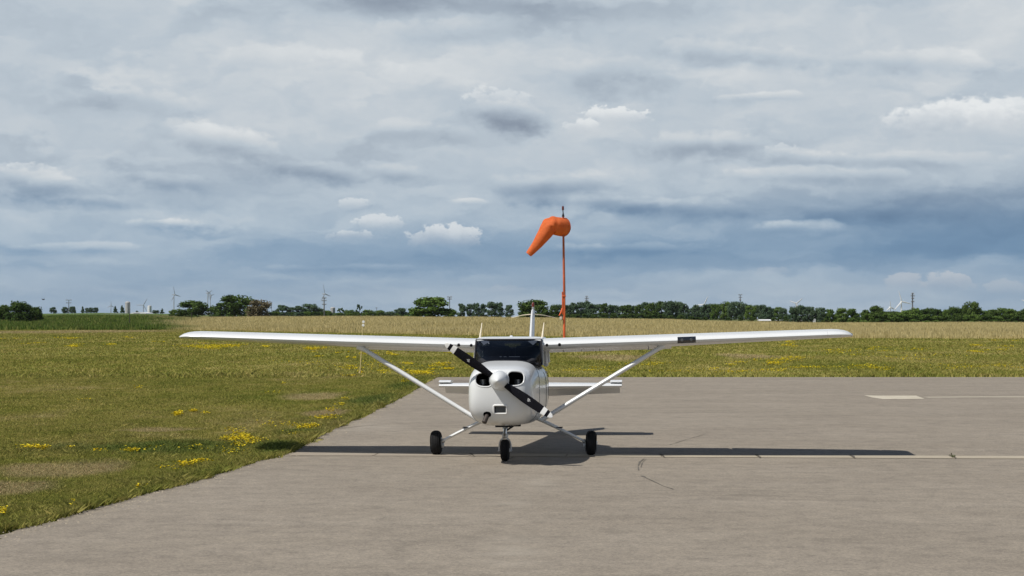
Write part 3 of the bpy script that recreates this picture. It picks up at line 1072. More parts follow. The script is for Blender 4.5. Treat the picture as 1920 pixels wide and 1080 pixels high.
cuts = []
for poly, depth in ((inlets[0], .30), (inlets[1], .30), (carb, .16), (exh, .14)):
    y0 = min(on_cowl(p.x, p.z) for p in poly)
    y1 = max(on_cowl(p.x, p.z) for p in poly)
    c = MB().loft([[Vector((p.x, y0 - .15, p.z)) for p in poly], [Vector((p.x, y1 + depth, p.z)) for p in poly]]).build('cutter', [DARK], plane, smooth=False)
    # the solver needs outward faces
    bm = bmesh.new()
    bm.from_mesh(c.data)
    bmesh.ops.recalc_face_normals(bm, faces=bm.faces[:])
    bm.to_mesh(c.data)
    bm.free()
    cuts.append(c)
bm = bmesh.new()
bm.from_mesh(cowl.data)
bmesh.ops.recalc_face_normals(bm, faces=bm.faces[:])
bm.to_mesh(cowl.data)
bm.free()
for c in cuts:
    md = cowl.modifiers.new('cut', 'BOOLEAN')
    md.operation = 'DIFFERENCE'
    md.solver = 'EXACT'
    md.object = c
    md.material_mode = 'TRANSFER'
bpy.context.view_layer.update()
dg = bpy.context.evaluated_depsgraph_get()
newme = bpy.data.meshes.new_from_object(cowl.evaluated_get(dg))
cowl.modifiers.clear()
cowl.data = newme
for c in cuts:
    bpy.data.objects.remove(c)
newme.set_sharp_from_angle(angle=R(40))


def lip(poly, r, name, mat, dy=0.0):
    pts_ = [Vector((p.x, on_cowl(p.x, p.z) + dy, p.z)) for p in poly]
    rings_ = []
    n_ = len(pts_)
    for i, p in enumerate(pts_):
        d = (pts_[(i + 1) % n_] - pts_[i - 1]).normalized()
        a = Vector((0, 1, 0)) - d * d.y
        a.normalize()
        b = d.cross(a)
        rings_.append([p + (a * math.cos(k_ * math.pi / 4) + b * math.sin(k_ * math.pi / 4)) * r for k_ in range(8)])
    m_ = MB()
    m_.loft(rings_ + [rings_[0]], cap=(False, False))
    return m_.build(name, mat, cowl)


for poly in inlets:
    lip(poly, .011, 'inlet_lip', WHITE, .004)
fr_o = outline(.012, .877, .097, .062, 9, 24)
lip(fr_o, .013, 'intake_frame', WHITE2, -.004)
ycarb = on_cowl(.012, .877)
mb = MB()
for i in range(5):
    mb.box((.012, ycarb + .05, .846 + i * .0155), (.15, .01, .004))
mb.build('intake_filter', ALU, cowl, smooth=False)
for sx_ in (-1, 1):
    mb = MB()
    pr_ = []
    for i in range(6):
        pr_ += [(1.235 + i * .014, .050), (1.236 + i * .014, .066), (1.241 + i * .014, .066), (1.242 + i * .014, .050)]
    mb.lathe(pr_, (sx_ * .265, -2.39, 0), 'Z', 20)
    mb.build('engine_cylinder', ALU, cowl, angle=25)
# exhaust pipe
ye = on_cowl(-.185, .80)
mb = MB()
mb.tube([(-.178, ye + .11, .822), (-.188, ye + .03, .785), (-.205, ye - .015, .74), (-.225, ye - .05, .685)], [.036, .036, .036, .037], 16)
mb.build('exhaust_pipe', EXH, cowl)
# panel seams and latches on the cowl
for i in range(7):
    mb = MB()
    zz = .82 + i * .085
    mb.lathe([(.001, .008), (.004, .007), (.005, .001)], (.5195, -1.56, zz), 'X', 8)
    mb.build('cowl_fastener', ALU, cowl)

# seams where cowl and wing tips meet the rest
mb = MB()
rg_ = ring(-1.475, .5225, .582, 1.5685, (3.8, 3.4), 56)
mb.tube(rg_ + [rg_[0]], .0035, 6)
mb.build('cowl_seam', INTER, cowl)
# --- spinner and propeller
prop = MB()
prof = [(-2.995, .003), (-2.988, .016), (-2.965, .036), (-2.92, .066), (-2.87, .093), (-2.82, .114), (-2.77, .130), (-2.715, .140), (-2.680, .143), (-2.676, .149), (-2.664, .149), (-2.662, .10)]
prop.lathe(prof, (0, 0, HUBZ), 'Y', 40)
spin = prop.build('propeller', WHITE, plane, angle=50)
PA = math.atan2(-132, 193)
for s in (1, -1):
    ax = Vector((math.cos(PA) * s, 0, math.sin(PA) * s))
    tx = Vector((-ax.z, 0, ax.x))
    ny_ = Vector((0, 1, 0))
    stations = [(.10, .088, .050, 40), (.20, .112, .042, 36), (.30, .142, .034, 31), (.45, .158, .026, 26), (.60, .155, .021, 22), (.74, .140, .017, 19), (.765, .136, .016, 18.5), (.77, .136, .016, 18.5),
                (.835, .122, .014, 17), (.84, .121, .014, 17), (.885, .105, .012, 16), (.89, .103, .012, 16), (.925, .080, .010, 15.5), (.945, .052, .008, 15), (.955, .020, .005, 15)]
    mis = [0, 0, 0, 0, 0, 0, 0, 1, 1, 0, 0, 1, 1, 1]
    rings = []
    for r, wv, th, pit in stations:
        p_ = R(pit) * .75
        cdir = tx * math.cos(p_) + ny_ * (math.sin(p_))
        tdir = -tx * math.sin(p_) + ny_ * math.cos(p_)
        c0 = Vector((0, -2.755, HUBZ)) + ax * r
        rings.append([c0 + cdir * (math.cos(2 * math.pi * k_ / 20) * wv * .45) + tdir * (math.sin(2 * math.pi * k_ / 20) * th / 2) for k_ in range(20)])
    bl = MB()
    bl.loft(rings, mis=mis)
    blade_o = bl.build('blade', [BLACK, WHITE2], spin)
    # small maker's decal bars on the front of the blade
    dm = MB()
    pit = R(24) * .75
    cdir = tx * math.cos(pit) + ny_ * math.sin(pit)
    tdir = -tx * math.sin(pit) + ny_ * math.cos(pit)
    if tdir.y > 0:
        tdir = -tdir
    for off, ln, rr0 in ((.020, .040, .525), (.004, .048, .535), (-.012, .022, .53)):
        c0 = Vector((0, -2.755, HUBZ)) + ax * rr0 + cdir * off + tdir * .0135
        dm.add([c0 + ax * (q * ln / 2) + cdir * (w_ * .003) for q, w_ in ((-1, -1), (1, -1), (1, 1), (-1, 1))], [(0, 1, 2, 3)])
    dm.build('blade_decal', WHITE2, spin, smooth=False)

# --- fuselage: lower body and tail cone
BODY = [(-1.467, .520, .585, 1.563, 3.6), (-1.10, .535, .555, 1.545, 3.5), (-.60, .548, .545, 1.50, 3.6), (0.2, .550, .560, 1.50, 3.5), (.9, .525, .62, 1.50, 3.0), (1.5, .45, .68, 1.46, 2.7),
        (2.3, .345, .745, 1.33, 2.4), (3.2, .235, .80, 1.20, 2.3), (4.2, .125, .845, 1.09, 2.2), (4.9, .045, .88, 1.02, 2.0)]
mb = MB()
mb.loft([ring(*k_) for k_ in densify(BODY, 4)])
fus = mb.build('fuselage', WHITE, plane, angle=50)
# cabin doors, a thin skin standing just proud of the flank
bvf = BVHTree.FromPolygons([v.co.copy() for v in fus.data.vertices], [tuple(p.vertices) for p in fus.data.polygons])
for s in (-1, 1):
    mb = MB()
    g_ = []
    for i in range(9):
        for j in range(11):
            yy, zz = -.22 + .78 * i / 8, .74 + .74 * j / 10
            hit = bvf.ray_cast(Vector((s * 2, yy, zz)), Vector((-s, 0, 0)))
            g_.append(Vector((hit[0].x + s * (.004 if 0 < i < 8 and 0 < j < 10 else .001), yy, zz)))
    mb.add(g_, [(i * 11 + j, i * 11 + j + 1, (i + 1) * 11 + j + 1, (i + 1) * 11 + j) for i in range(8) for j in range(10)])
    dr = mb.build('door', WHITE, fus, angle=60)
    mb = MB()
    edge_ = [g_[j] for j in range(11)] + [g_[i * 11 + 10] for i in range(1, 9)] + [g_[88 + j] for j in range(9, -1, -1)] + [g_[i * 11] for i in range(7, -1, -1)]
    mb.tube([p + Vector((s * .001, 0, 0)) for p in edge_], .004, 6, up=(1, .2, .1))
    mb.build('door_seal', INTER, dr)
    mb = MB()
    q_ = g_[7 * 11 + 8]
    mb.box((q_.x + s * .012, q_.y - .06, q_.z), (.02, .11, .025), bev=.005)
    mb.build('door_handle', ALU, dr)
# cabin roof (between the wing roots) and its slope down to the tail cone
mb = MB()
rings = []
for y, hw, zb, zt in [(-.86, .515, 1.862, 1.888), (-.82, .52, 1.858, 1.905), (-.72, .525, 1.85, 1.920), (-.4, .53, 1.85, 1.930), (.2, .53, 1.85, 1.922), (.75, .51, 1.83, 1.895), (1.0, .49, 1.80, 1.86)]:
    rings.append(ring(y, hw, zb, zt, 5, 28))
mb.loft(rings)
mb.build('cabin_roof', WHITE, fus)
# pillars
for s in (-1, 1):
    for pts_, r_ in (([(s * .535, -.98, 1.49), (s * .528, -.90, 1.70), (s * .512, -.83, 1.875)], .020), ([(s * .552, -.20, 1.49), (s * .540, -.18, 1.70), (s * .520, -.16, 1.86)], .030),
                     ([(s * .535, .62, 1.49), (s * .52, .62, 1.70), (s * .50, .62, 1.85)], .035), ([(s * .45, 1.42, 1.43), (s * .47, 1.2, 1.65), (s * .485, .98, 1.83)], .045)):
        mb = MB()
        mb.tube(pts_, r_, 8, up=(0, 1, 0))
        mb.build('cabin_pillar', WHITE, fus)
# windscreen
NU, NV = 24, 10
rows_ = []
for j in range(NV + 1):
    v = j / NV
    rr_ = []
    for i in range(NU + 1):
        u = i / NU * 2 - 1
        b = Vector((u * .530, -1.44 + .45 * abs(u) ** 2.6, 1.566 - .075 * abs(u) ** 3))
        tq = Vector((u * .515, -.865 + .03 * u * u, 1.885))
        p = b.lerp(tq, v)
        bul = math.sin(math.pi * v) * .035
        p += Vector((0, -bul, bul * .8))
        rr_.append(p)
    rows_.append(rr_)
mb = MB()
mb.add([p for r_ in rows_ for p in r_], [(j * (NU + 1) + i, j * (NU + 1) + i + 1, (j + 1) * (NU + 1) + i + 1, (j + 1) * (NU + 1) + i) for j in range(NV) for i in range(NU)])
ws = mb.build('windscreen', GLASS, plane, angle=80)
mb = MB()
mb.tube(rows_[0], .012, 8)
mb.tube(rows_[-1], .016, 8)
for e_ in (0, NU):
    mb.tube([r_[e_] for r_ in rows_], .016, 8)
mb.build('windscreen_frame', INTER, ws)
# side and rear windows
for s in (-1, 1):
    mb = MB()
    for ya, yb in ((-.96, -.24), (-.14, .55)):
        q = [(s * .537, ya, 1.50), (s * .548, yb, 1.50), (s * .523, yb + .02, 1.85), (s * .518, ya + (.10 if ya < -.5 else .02), 1.85)]
        mb.add(q, [(0, 1, 2, 3)])
    mb.add([(s * .53, .66, 1.49), (s * .462, 1.36, 1.47), (s * .485, 1.0, 1.80), (s * .507, .66, 1.84)], [(0, 1, 2, 3)])
    mb.build('side_window', GLASS, fus, smooth=False)
mb = MB()
mb.add([(-.42, 1.48, 1.47), (.42, 1.48, 1.47), (.46, 1.0, 1.83), (-.46, 1.0, 1.83)], [(0, 1, 2, 3)])
mb.build('rear_window', GLASS, fus, smooth=False)
# interior
mb = MB()
mb.box((0, -.1, 1.515), (.98, 2.2, .03))
mb.box((0, 1.2, 1.60), (.82, .30, .26), bev=.04)
inter = mb.build('cabin_interior', INTER, plane, smooth=False)
mb = MB()
rings = [ring(y, hw, zb, zt, 3.5, 28) for y, hw, zb, zt in [(-1.33, .36, 1.50, 1.565), (-1.2, .44, 1.50, 1.615), (-1.0, .46, 1.50, 1.63), (-.96, .46, 1.50, 1.625)]]
mb.loft(rings)
mb.build('instrument_panel', INTER, inter)
mb = MB()
mb.box((0, .0, 1.846), (.96, 1.5, .012))
mb.build('headliner', INTER, inter, smooth=False)
for s in (-1, 1):
    mb = MB()
    mb.box((s * .26, -.10, 1.60), (.44, .14, .36), bev=.05)
    mb.box((s * .26, -.06, 1.79), (.25, .09, .09), bev=.03)
    mb.build('seat', SEAT, inter)
    mb = MB()
    mb.add([(s * .46, -.845, 1.868), (s * .30, -.88, 1.862), (s * .39, -.93, 1.80)], [(0, 1, 2)])
    mb.build('sun_visor', WHITE2, inter, smooth=False)
    mb = MB()
    mb.tube([(s * .26 - .11, -.80, 1.64), (s * .26 - .10, -.80, 1.59), (s * .26, -.80, 1.57), (s * .26 + .10, -.80, 1.59), (s * .26 + .11, -.80, 1.64)], .012, 8)
    mb.build('control_yoke', INTER, inter)
for px_, w_ in ((.115, .17), (-.10, .03), (-.03, .04)):  # white bars put in for the small glints along the panel
    mb = MB()
    mb.box((px_, -1.21, 1.624), (w_, .012, .010))
    mb.build('panel_glint', WHITE2, inter, smooth=False)


# --- wings
def naca(tk=.12, mc=.02, pc=.4, n=16, x0=0.0, x1=1.0):
    up, lo = [], []
    for i in range(n + 1):
        b = math.pi * i / n
        x = x0 + (x1 - x0) * (1 - math.cos(b / 1.0)) / 2 if x0 > 0 else x1 * (1 - math.cos(b / 2)) if False else x0 + (x1 - x0) * (1 - math.cos(b)) / 2
        yt = 5 * tk * (.2969 * math.sqrt(max(x, 0)) - .126 * x - .3516 * x * x + .2843 * x ** 3 - .1036 * x ** 4)
        yc = mc / pc ** 2 * (2 * pc * x - x * x) if x < pc else mc / (1 - pc) ** 2 * ((1 - 2 * pc) + 2 * pc * x - x * x)
        up.append((x, yc + yt))
        lo.append((x, yc - yt))
    return list(reversed(up)) + lo[1:]


def wstation(x):
    f = max(0.0, (x - 2.6) / 2.9)
    ch = 1.63 - .50 * f
    le = -.83 + .17 * f
    inc = R(3.5 - 2.4 * f)
    z = 1.800 + math.tan(R(1.73)) * (x - .5) + .012 * f
    return ch, le, inc, z


def wring(s, x, prof_, hinge=None, defl=0.0):
    ch, le, inc, z = wstation(x)
    out_ = []
    for a, b in prof_:
        u, v = a * ch, b * ch
        if hinge is not None:
            du, dv = u - hinge * ch, v
            u = hinge * ch + du * math.cos(defl) + dv * math.sin(defl)
            v = -du * math.sin(defl) + dv * math.cos(defl)
        out_.append(Vector((s * x, le + u * math.cos(inc) + v * math.sin(inc), z - u * math.sin(inc) + v * math.cos(inc))))
    return out_


full = naca()
front = naca(x1=.76)
rear = naca(x0=.772, x1=1.0, n=8)
for s in (-1, 1):
    wings = MB()
    wings.loft([wring(s, x, front) for x in (.50, 1.0, 1.6, 2.2, 2.6, 3.2, 3.8, 4.4, 5.0)])
    wg = wings.build('wing', WHITE, plane, angle=50)
    # tip
    rings = []
    for dx, scz, scc in [(0, 1, 1), (.10, .99, .995), (.20, .93, .98), (.28, .82, .95), (.34, .66, .90), (.385, .45, .82), (.41, .20, .72), (.415, .05, .68)]:
        x = 5.002 + dx
        rr_ = wring(s, x, full)
        cy_ = sum(p.y for p in rr_) / len(rr_)
        zb_ = min(p.z for p in rr_) + .02
        rings.append([Vector((p.x, cy_ + .05 * (1 - scc) + (p.y - cy_) * scc, zb_ + (p.z - zb_) * scz)) for p in rr_])
    tp = MB()
    tp.loft(rings)
    tp.build('wing_tip', WHITE, wg, angle=50)
    # nav light
    q = Vector((s * 5.40, -.35, wstation(5.4)[3] - .02))
    nl = MB()
    nl.lathe([(-.05, .005), (-.035, .022), (0, .030), (.03, .02), (.045, .004)], q, 'Y', 12)
    nl.build('navigation_light', LENS, wg)
    fl = MB()
    fl.loft([wring(s, x, rear, .76, R(8)) for x in (.56, 1.5, 2.58)])
    fl.build('flap', WHITE, wg, angle=50)
    al = MB()
    al.loft([wring(s, x, rear, .76, R(1.5 * s)) for x in (2.62, 3.8, 4.98)])
    al.build('aileron', WHITE, wg, angle=50)
    # leading edge vents, a dark round hole with a rim
    for xx, a_, rr0 in ((.60, .012, .024), (.80, .004, .026)):
        ch, le, inc, z = wstation(xx)
        vn = MB()
        vn.lathe([(-.012, .001), (-.012, rr0 * .8), (.0, rr0), (.05, rr0)], (s * xx, le + .006, z - .006), 'Y', 16)
        vn.build('wing_vent', DARK, wg)
    # wing to fuselage fairing
    wf = MB()
    wf.loft([wring(s, .47, front), wring(s, .499, front)])
    wf.build('root_fairing', WHITE, wg, angle=50)
    # strut
    A = Vector((s * .535, -.72, .63))
    ch, le, inc, z = wstation(2.42)
    B = Vector((s * 2.42, le + .24, z - .085))
    st = MB()
    d = (B - A)
    st.tube([A + d * f for f in (0, .03, .5, .965, 1)], [.054, .057, .057, .057, .050], 16, flat=.64, up=(0, 1, 0))
    so = st.build('wing_strut', WHITE, plane)
    cf = MB()
    cf.tube([A + d * -.01, A + d * .035], [.064, .056], 14, flat=.6, up=(0, 1, 0))
    cf.build('strut_fairing', WHITE, so)
    cf = MB()
    cf.tube([A + d * .955, A + d * .985, A + d * 1.012], [.056, .075, .10], 14, flat=.62, up=(0, 1, 0))
    cf.build('strut_fairing', WHITE, so)
    # tie-down ring
    td = MB()
    td.tube([B + Vector((-s * .12, .05, -.01)) + Vector((0, math.cos(a_) * .02, -.03 + math.sin(a_) * .02)) for a_ in np.linspace(0, 6.28, 12)], .004, 6)
    td.build('tie_down_ring', ALU, wg)
    if s == 1:
        # twin landing lamps behind a dark lens in the leading edge
        ls = MB()
        sub = [p for p in naca(n=24) if p[0] < .055]
        rings = [[Vector((p.x, p.y, p.z)) + Vector((0, -.004, .001)) for p in wring(1, x, sub)] for x in (2.655, 2.80, 2.94)]
        vs_ = [p for r_ in rings for p in r_]
        nn = len(sub)
        ls.add(vs_, [(a_ * nn + i, a_ * nn + i + 1, (a_ + 1) * nn + i + 1, (a_ + 1) * nn + i) for a_ in range(2) for i in range(nn - 1)])
        lo_ = ls.build('landing_light', LENS, wg, angle=70)
        lo_['label'] = 'dark twin landing light in the wing leading edge'
        for xx in (2.725, 2.87):
            lm = MB()
            ch, le, inc, z = wstation(xx)
            lm.lathe([(-.006, .001), (-.006, .020), (.004, .024)], (xx, le - .004, z + .004), 'Y', 16)
            lm.build('lamp', LAMPG, wg)
        pt = MB()
        ch, le, inc, z = wstation(2.15)
        pt.tube([(2.2, le + .40, z - .07), (2.2, le + .36, z - .13), (2.2, le + .10, z - .135)], [.012, .010, .007], 8)
        pt.build('pitot_tube', ALU, wg)
        for xx in (.8, 1.1, 1.4):
            oh = MB()
            ch, le, inc, z = wstation(xx)
            oh.box((xx, le + ch * .80, z - .12), (.012, .10, .05))
            oh.build('flap_hinge', ALU, wg, smooth=False)

# whip antennas over the wing roots, raked back
for s in (-1, 1):
    an = MB()
    x0 = -.505 if s < 0 else .50
    an.tube([(x0, -.35, 1.90), (x0 + .004, -.335, 1.97), (x0 + .012, -.29, 2.05), (x0 + .02, -.23, 2.15)], [.020, .014, .009, .006], 8)
    an.build('whip_antenna', ANT, plane)
mb = MB()
mb.lathe([(-.02, .03), (.0, .03), (.012, .02), (.016, .004)], (-.02, -.1, 1.93), 'Z', 16)
mb.build('roof_antenna', WHITE, plane)

# --- tail
sym = naca(.085, 0.0001, .4, n=12, x1=.62)
symr = naca(.085, 0.0001, .4, n=8, x0=.64)
TZ = .945


def hring(s, x, prof_, defl=0.0, hinge=.63):
    f = (abs(x) - .1) / 1.6
    ch = 1.18 - .36 * f
    le = 3.72 + .26 * f
    out_ = []
    for a, b in prof_:
        u, v = a * ch, b * ch * (1.15 if a < .63 else 1)
        if defl:
            du, dv = u - hinge * ch, v
            u = hinge * ch + du * math.cos(defl) + dv * math.sin(defl)
            v = -du * math.sin(defl) + dv * math.cos(defl)
        out_.append(Vector((s * abs(x), le + u, TZ + v + .025 * math.cos(0) - u * math.sin(R(-1.5)) * 0)))
    return out_


for s in (-1, 1):
    hs = MB()
    hs.loft([hring(s, x, sym) for x in (.06, .8, 1.66, 1.705)])
    ho = hs.build('horizontal_stabilizer', WHITE, plane, angle=50)
    ev = MB()
    ev.loft([hring(s, x, symr, R(33)) for x in (.10, .8, 1.66)])
    # balance horn in front of the hinge line
    hz_ = TZ + .098
    ev.loft([[Vector((s * x, 4.02 + a * .55, hz_ + b * .62)) for a, b in naca(.085, .0001, .4, 8)] for x in (1.49, 1.52, 1.69, 1.71)])
    ev.build('elevator', WHITE, ho, angle=50)

fn = MB()
rings = []
for f, le, ch, th in [(0, 3.35, 1.55, .085), (.12, 3.80, 1.12, .095), (.5, 4.20, .92, .092), (.9, 4.62, .70, .085), (.98, 4.72, .62, .07), (1.0, 4.78, .52, .04)]:
    z = 1.0 + f * 1.40
    rings.append([Vector((b * ch * th / .085, le + a * ch, z)) for a, b in naca(.105, .0001, .4, 12)])
fn.loft(rings)
fin = fn.build('tail_fin', WHITE, plane, angle=50)
mb = MB()
mb.lathe([(0, .024), (.02, .026), (.05, .026)], (0, 4.98, 2.395), 'Z', 14)
mb.build('beacon_base', ALU, fin)
mb = MB()
mb.lathe([(.0, .026), (.04, .028), (.07, .024), (.085, .012), (.09, .003)], (0, 4.98, 2.445), 'Z', 16)
mb.build('beacon_lens', REDL, fin)
mb = MB()
for s in (-1, 1):
    mb.tube([(s * .03, 4.75, 2.30), (s * .20, 4.90, 2.285), (s * .42, 5.05, 2.235)], [.009, .007, .005], 8)
mb.build('whisker_antenna', ANT, fin)
mb = MB()
mb.tube([(-.03, 4.75, 2.30), (.03, 4.75, 2.30)], .014, 8)
mb.build('antenna_mount', ALU, fin)


# --- landing gear
def wheel(parent, c, rad, wid, camber, side):
    prof_ = []
    hw = wid / 2
    rim = rad * .46
    for a_ in np.linspace(-1, 1, 15):
        ang = a_ * math.pi / 2
        prof_.append((hw * math.sin(ang) * (1.0 if abs(a_) < .99 else .8), rim + (rad - rim) * max(0.02, math.cos(ang)) ** .55))
    # tread grooves
    pr = []
    for a_, r_ in prof_:
        pr.append((a_, r_))
    pr2 = []
    for g in (-.45, -.15, .15, .45):
        gx = g * hw
        pr2 += [(gx - .005, None), (gx - .003, -.006), (gx + .003, -.006), (gx + .005, None)]
    xs_ = [p[0] for p in pr]
    rs_ = [p[1] for p in pr]
    allp = [(a_, r_) for a_, r_ in pr]
    for gx, dz in pr2:
        rr0 = float(np.interp(gx, xs_, rs_))
        allp.append((gx, rr0 + (dz or 0)))
    allp.sort(key=lambda q: q[0])
    rot = Matrix.Rotation(camber, 3, 'Y')
    m_ = MB()
    m_.lathe(allp, (0, 0, 0), 'X', 40)
    m_.v = [tuple(rot @ Vector(p) + Vector(c)) for p in m_.v]
    m_.build('tyre', RUBBER, parent, angle=30)
    m_ = MB()
    m_.lathe([(-hw * .75, .03), (-hw * .72, rim * .95), (-hw * .55, rim * 1.02), (hw * .55, rim * 1.02), (hw * .72, rim * .95), (hw * .75, .03)], (0, 0, 0), 'X', 28)
    m_.lathe([(side * hw * .7, .035), (side * hw * 1.05, .033), (side * hw * 1.15, .022), (side * hw * 1.18, .004)], (0, 0, 0), 'X', 16)
    m_.v = [tuple(rot @ Vector(p) + Vector(c)) for p in m_.v]
    m_.build('wheel_rim', WHITE, parent, angle=30)


for s in (-1, 1):
    lg = MB()
    pts_ = [(s * .36, -.16, .615), (s * .50, -.16, .560), (s * .62, -.16, .503), (s * .90, -.15, .365), (s * 1.08, -.12, .272), (s * 1.145, -.06, .235)]
    lg.tube(pts_, [.055, .055, .052, .045, .040, .038], 12, flat=.55, up=(0, 1, 0))
    leg = lg.build('main_gear_leg', WHITE, plane)
    wheel(leg, (s * 1.265, 0, .198), .200, .178, R(2.0 * s), s)
    br = MB()
    br.lathe([(-s * .10, .03), (-s * .085, .085), (-s * .07, .085), (-s * .06, .04)], (s * 1.265, 0, .205), 'X', 20)
    br.box((s * 1.165, .03, .15), (.05, .09, .08), bev=.012)
    br.build('brake_disc', ALU, leg)
    ax_ = MB()
    ax_.tube([(s * 1.13, 0, .235), (s * 1.19, 0, .212), (s * 1.26, 0, .205)], [.034, .030, .024], 12)
    ax_.build('axle', ALU, leg)
    sp = MB()
    sp.box((s * .76, -.15, .458), (.10, .14, .012), bev=.004)
    sp.tube([(s * .76, -.15, .45), (s * .76, -.15, .43)], .012, 8)
    sp.build('step', INTER, leg)
    bl_ = MB()
    bl_.tube([(s * .52, -.05, .535), (s * .80, -.05, .40), (s * 1.10, .04, .245)], .006, 6)
    bl_.build('brake_line', INTER, leg)

ZN = .034
ngc = (0, -1.65, ZN + .168)
mb = MB()
mb.tube([(0, -1.60, .62), (0, -1.61, .53)], .042, 16)
ng = mb.build('nose_gear', ALU, plane)
mb = MB()
mb.tube([(0, -1.61, .545), (0, -1.635, .445)], .027, 16)
mb.build('oleo_strut', CHROME, ng)
mb = MB()
mb.tube([(0, -1.633, .455), (0, -1.637, .425), (0, -1.64, .40)], [.034, .050, .046], 16)
pts_ = []
for a_ in np.linspace(0, math.pi, 15):
    pts_.append((math.cos(a_) * .088, -1.645, ZN + .225 + math.sin(a_) * .135))
pts_ = [(.088, -1.65, ZN + .15)] + pts_ + [(-.088, -1.65, ZN + .15)]
mb.tube(pts_, .015, 10, up=(0, 1, 0))
mb.build('wheel_fork', WHITE, ng)
wheel(ng, ngc, .170, .132, 0, 1)
mb = MB()
mb.tube([(-.11, -1.65, ngc[2]), (.11, -1.65, ngc[2])], .013, 10)
mb.build('axle', ALU, ng)
mb = MB()
mb.tube([(0, -1.66, .53), (0, -1.76, .475), (0, -1.67, .42)], .013, 8)
mb.box((0, -1.62, .44), (.15, .03, .014), bev=.004)
mb.build('torque_link', ALU, ng)
mb = MB()
mb.tube([(.02, -1.56, .50), (.12, -1.45, .565), (.17, -1.40, .60)], .014, 8)
mb.box((.19, -1.62, .583), (.10, .10, .035), bev=.006)
mb.box((-.12, -1.66, .580), (.05, .10, .05), bev=.006)
mb.box((.0, -1.66, .572), (.20, .08, .035), bev=.006)
mb.box((.095, -1.66, .566), (.04, .06, .05), bev=.006)
mb.build('steering_linkage', INTER, ng)


# ------------------------------------------------------------------ windsock
def orange_mat():
    m, k, out = mat_new('orange_sock_fabric')
    tcn = k.node('ShaderNodeTexCoord')
    n = k.noise(tcn.outputs['Object'], 3.0, 5, .6)
    wv = k.noise(k.vmath('MULTIPLY', tcn.outputs['Object'], (2.5, 2.5, 9.0)), 1.0, 3, .6)
    c = k.ramp(n, [(.3, (.66, .150, .052)), (.7, (.78, .205, .075))])
    d = k.node('ShaderNodeBsdfDiffuse')
    tr = k.node('ShaderNodeBsdfTranslucent')
    b = k.node('ShaderNodeBump')
    b.inputs['Strength'].default_value = .35
    b.inputs['Distance'].default_value = .05
    k.l.new(wv, b.inputs['Height'])
    k.l.new(b.outputs[0], d.inputs['Normal'])
    k.l.new(c, d.inputs[0])
    k.l.new(c, tr.inputs[0])
    mx = k.node('ShaderNodeMixShader')
    mx.inputs[0].default_value = .28
    k.l.new(d.outputs[0], mx.inputs[1])
    k.l.new(tr.outputs[0], mx.inputs[2])
    k.l.new(mx.outputs[0], out.inputs['Surface'])
    return m


SOCK = orange_mat()
MAST = simple('faded_orange_paint', (.58, .105, .030), .55, var=.25, scale=2)
MASTD = simple('rusty_red_mast', (.42, .090, .038), .65, var=.35, scale=2)
WD = 122.0
wx, wz = (1058 - 960) / F * WD, float(ground((1058 - 960) / F * WD, WD - CAMD))
k1 = WD / F
wsk = thing('windsock', 'orange windsock drooping from a tall orange pole behind the aircraft', 'windsock', (wx, WD - CAMD, wz))


def WP(px, py, dy=0.0):
    return Vector(((px - 1058) * k1, dy, CAMH - (py - HOR) * k1 - wz))


mb = MB()
mb.tube([(0, 0, 0), WP(1058, 600), WP(1058, 549)], [.095, .09, .085], 12)
mb.tube([WP(1055, 590, -.06), WP(1054.4, 547, -.06)], [.05, .045], 10)
mb.box(WP(1057.5, 555), (.27, .27, .10), bev=.015)
mb.build('lower_mast', MAST, wsk)
mb = MB()
mb.tube([WP(1058, 552), WP(1057, 480), WP(1056, 404)], [.095, .085, .070], 10)
mb.build('upper_mast', MASTD, wsk)
mb = MB()
mb.tube([WP(1054, 578, -.05), WP(1052, 586, -.1), WP(1048, 592, -.12)], [.05, .07, .03], 8)
mb.tube([WP(1055, 600, -.05), WP(1052, 592, -.1)], .03, 8)
mb.build('mast_winch', MAST, wsk)
mb = MB()
mb.box(WP(1051.5, 597, -.12), (.17, .17, .22), bev=.02)
mb.build('junction_box', simple('pale_box', (.55, .50, .46), .6), wsk)
mb = MB()
mb.tube([WP(1056, 406), WP(1056, 400)], [.11, .05], 10)
mb.tube([WP(1056, 400), WP(1055.6, 394)], .035, 8)
mb.build('mast_cap', INTER, wsk)
mb = MB()
mb.lathe([(0, .04), (.06, .075), (.22, .08), (.30, .06), (.33, .01)], WP(1055.6, 394.5), 'Z', 14)
mb.build('obstruction_light', REDL, wsk)
# sock: rings along a bent spine, rippled
spine = [(1057, 425), (1053, 425), (1048, 424.5), (1042, 424), (1036, 423.5), (1031, 425), (1027, 429), (1022, 437), (1015, 447), (1008, 457), (1000, 467), (991, 477.5)]
radp = [17.3, 17.6, 17.4, 17.0, 16.6, 15.8, 15.0, 13.6, 11.8, 9.8, 7.9, 5.8]
mb = MB()
rings = []
NS = 48
S = [WP(*p, dy_) for p, dy_ in zip(spine, (.42, .26, .10, -.08, -.20, -.27, -.31, -.34, -.36, -.38, -.40, -.41))]
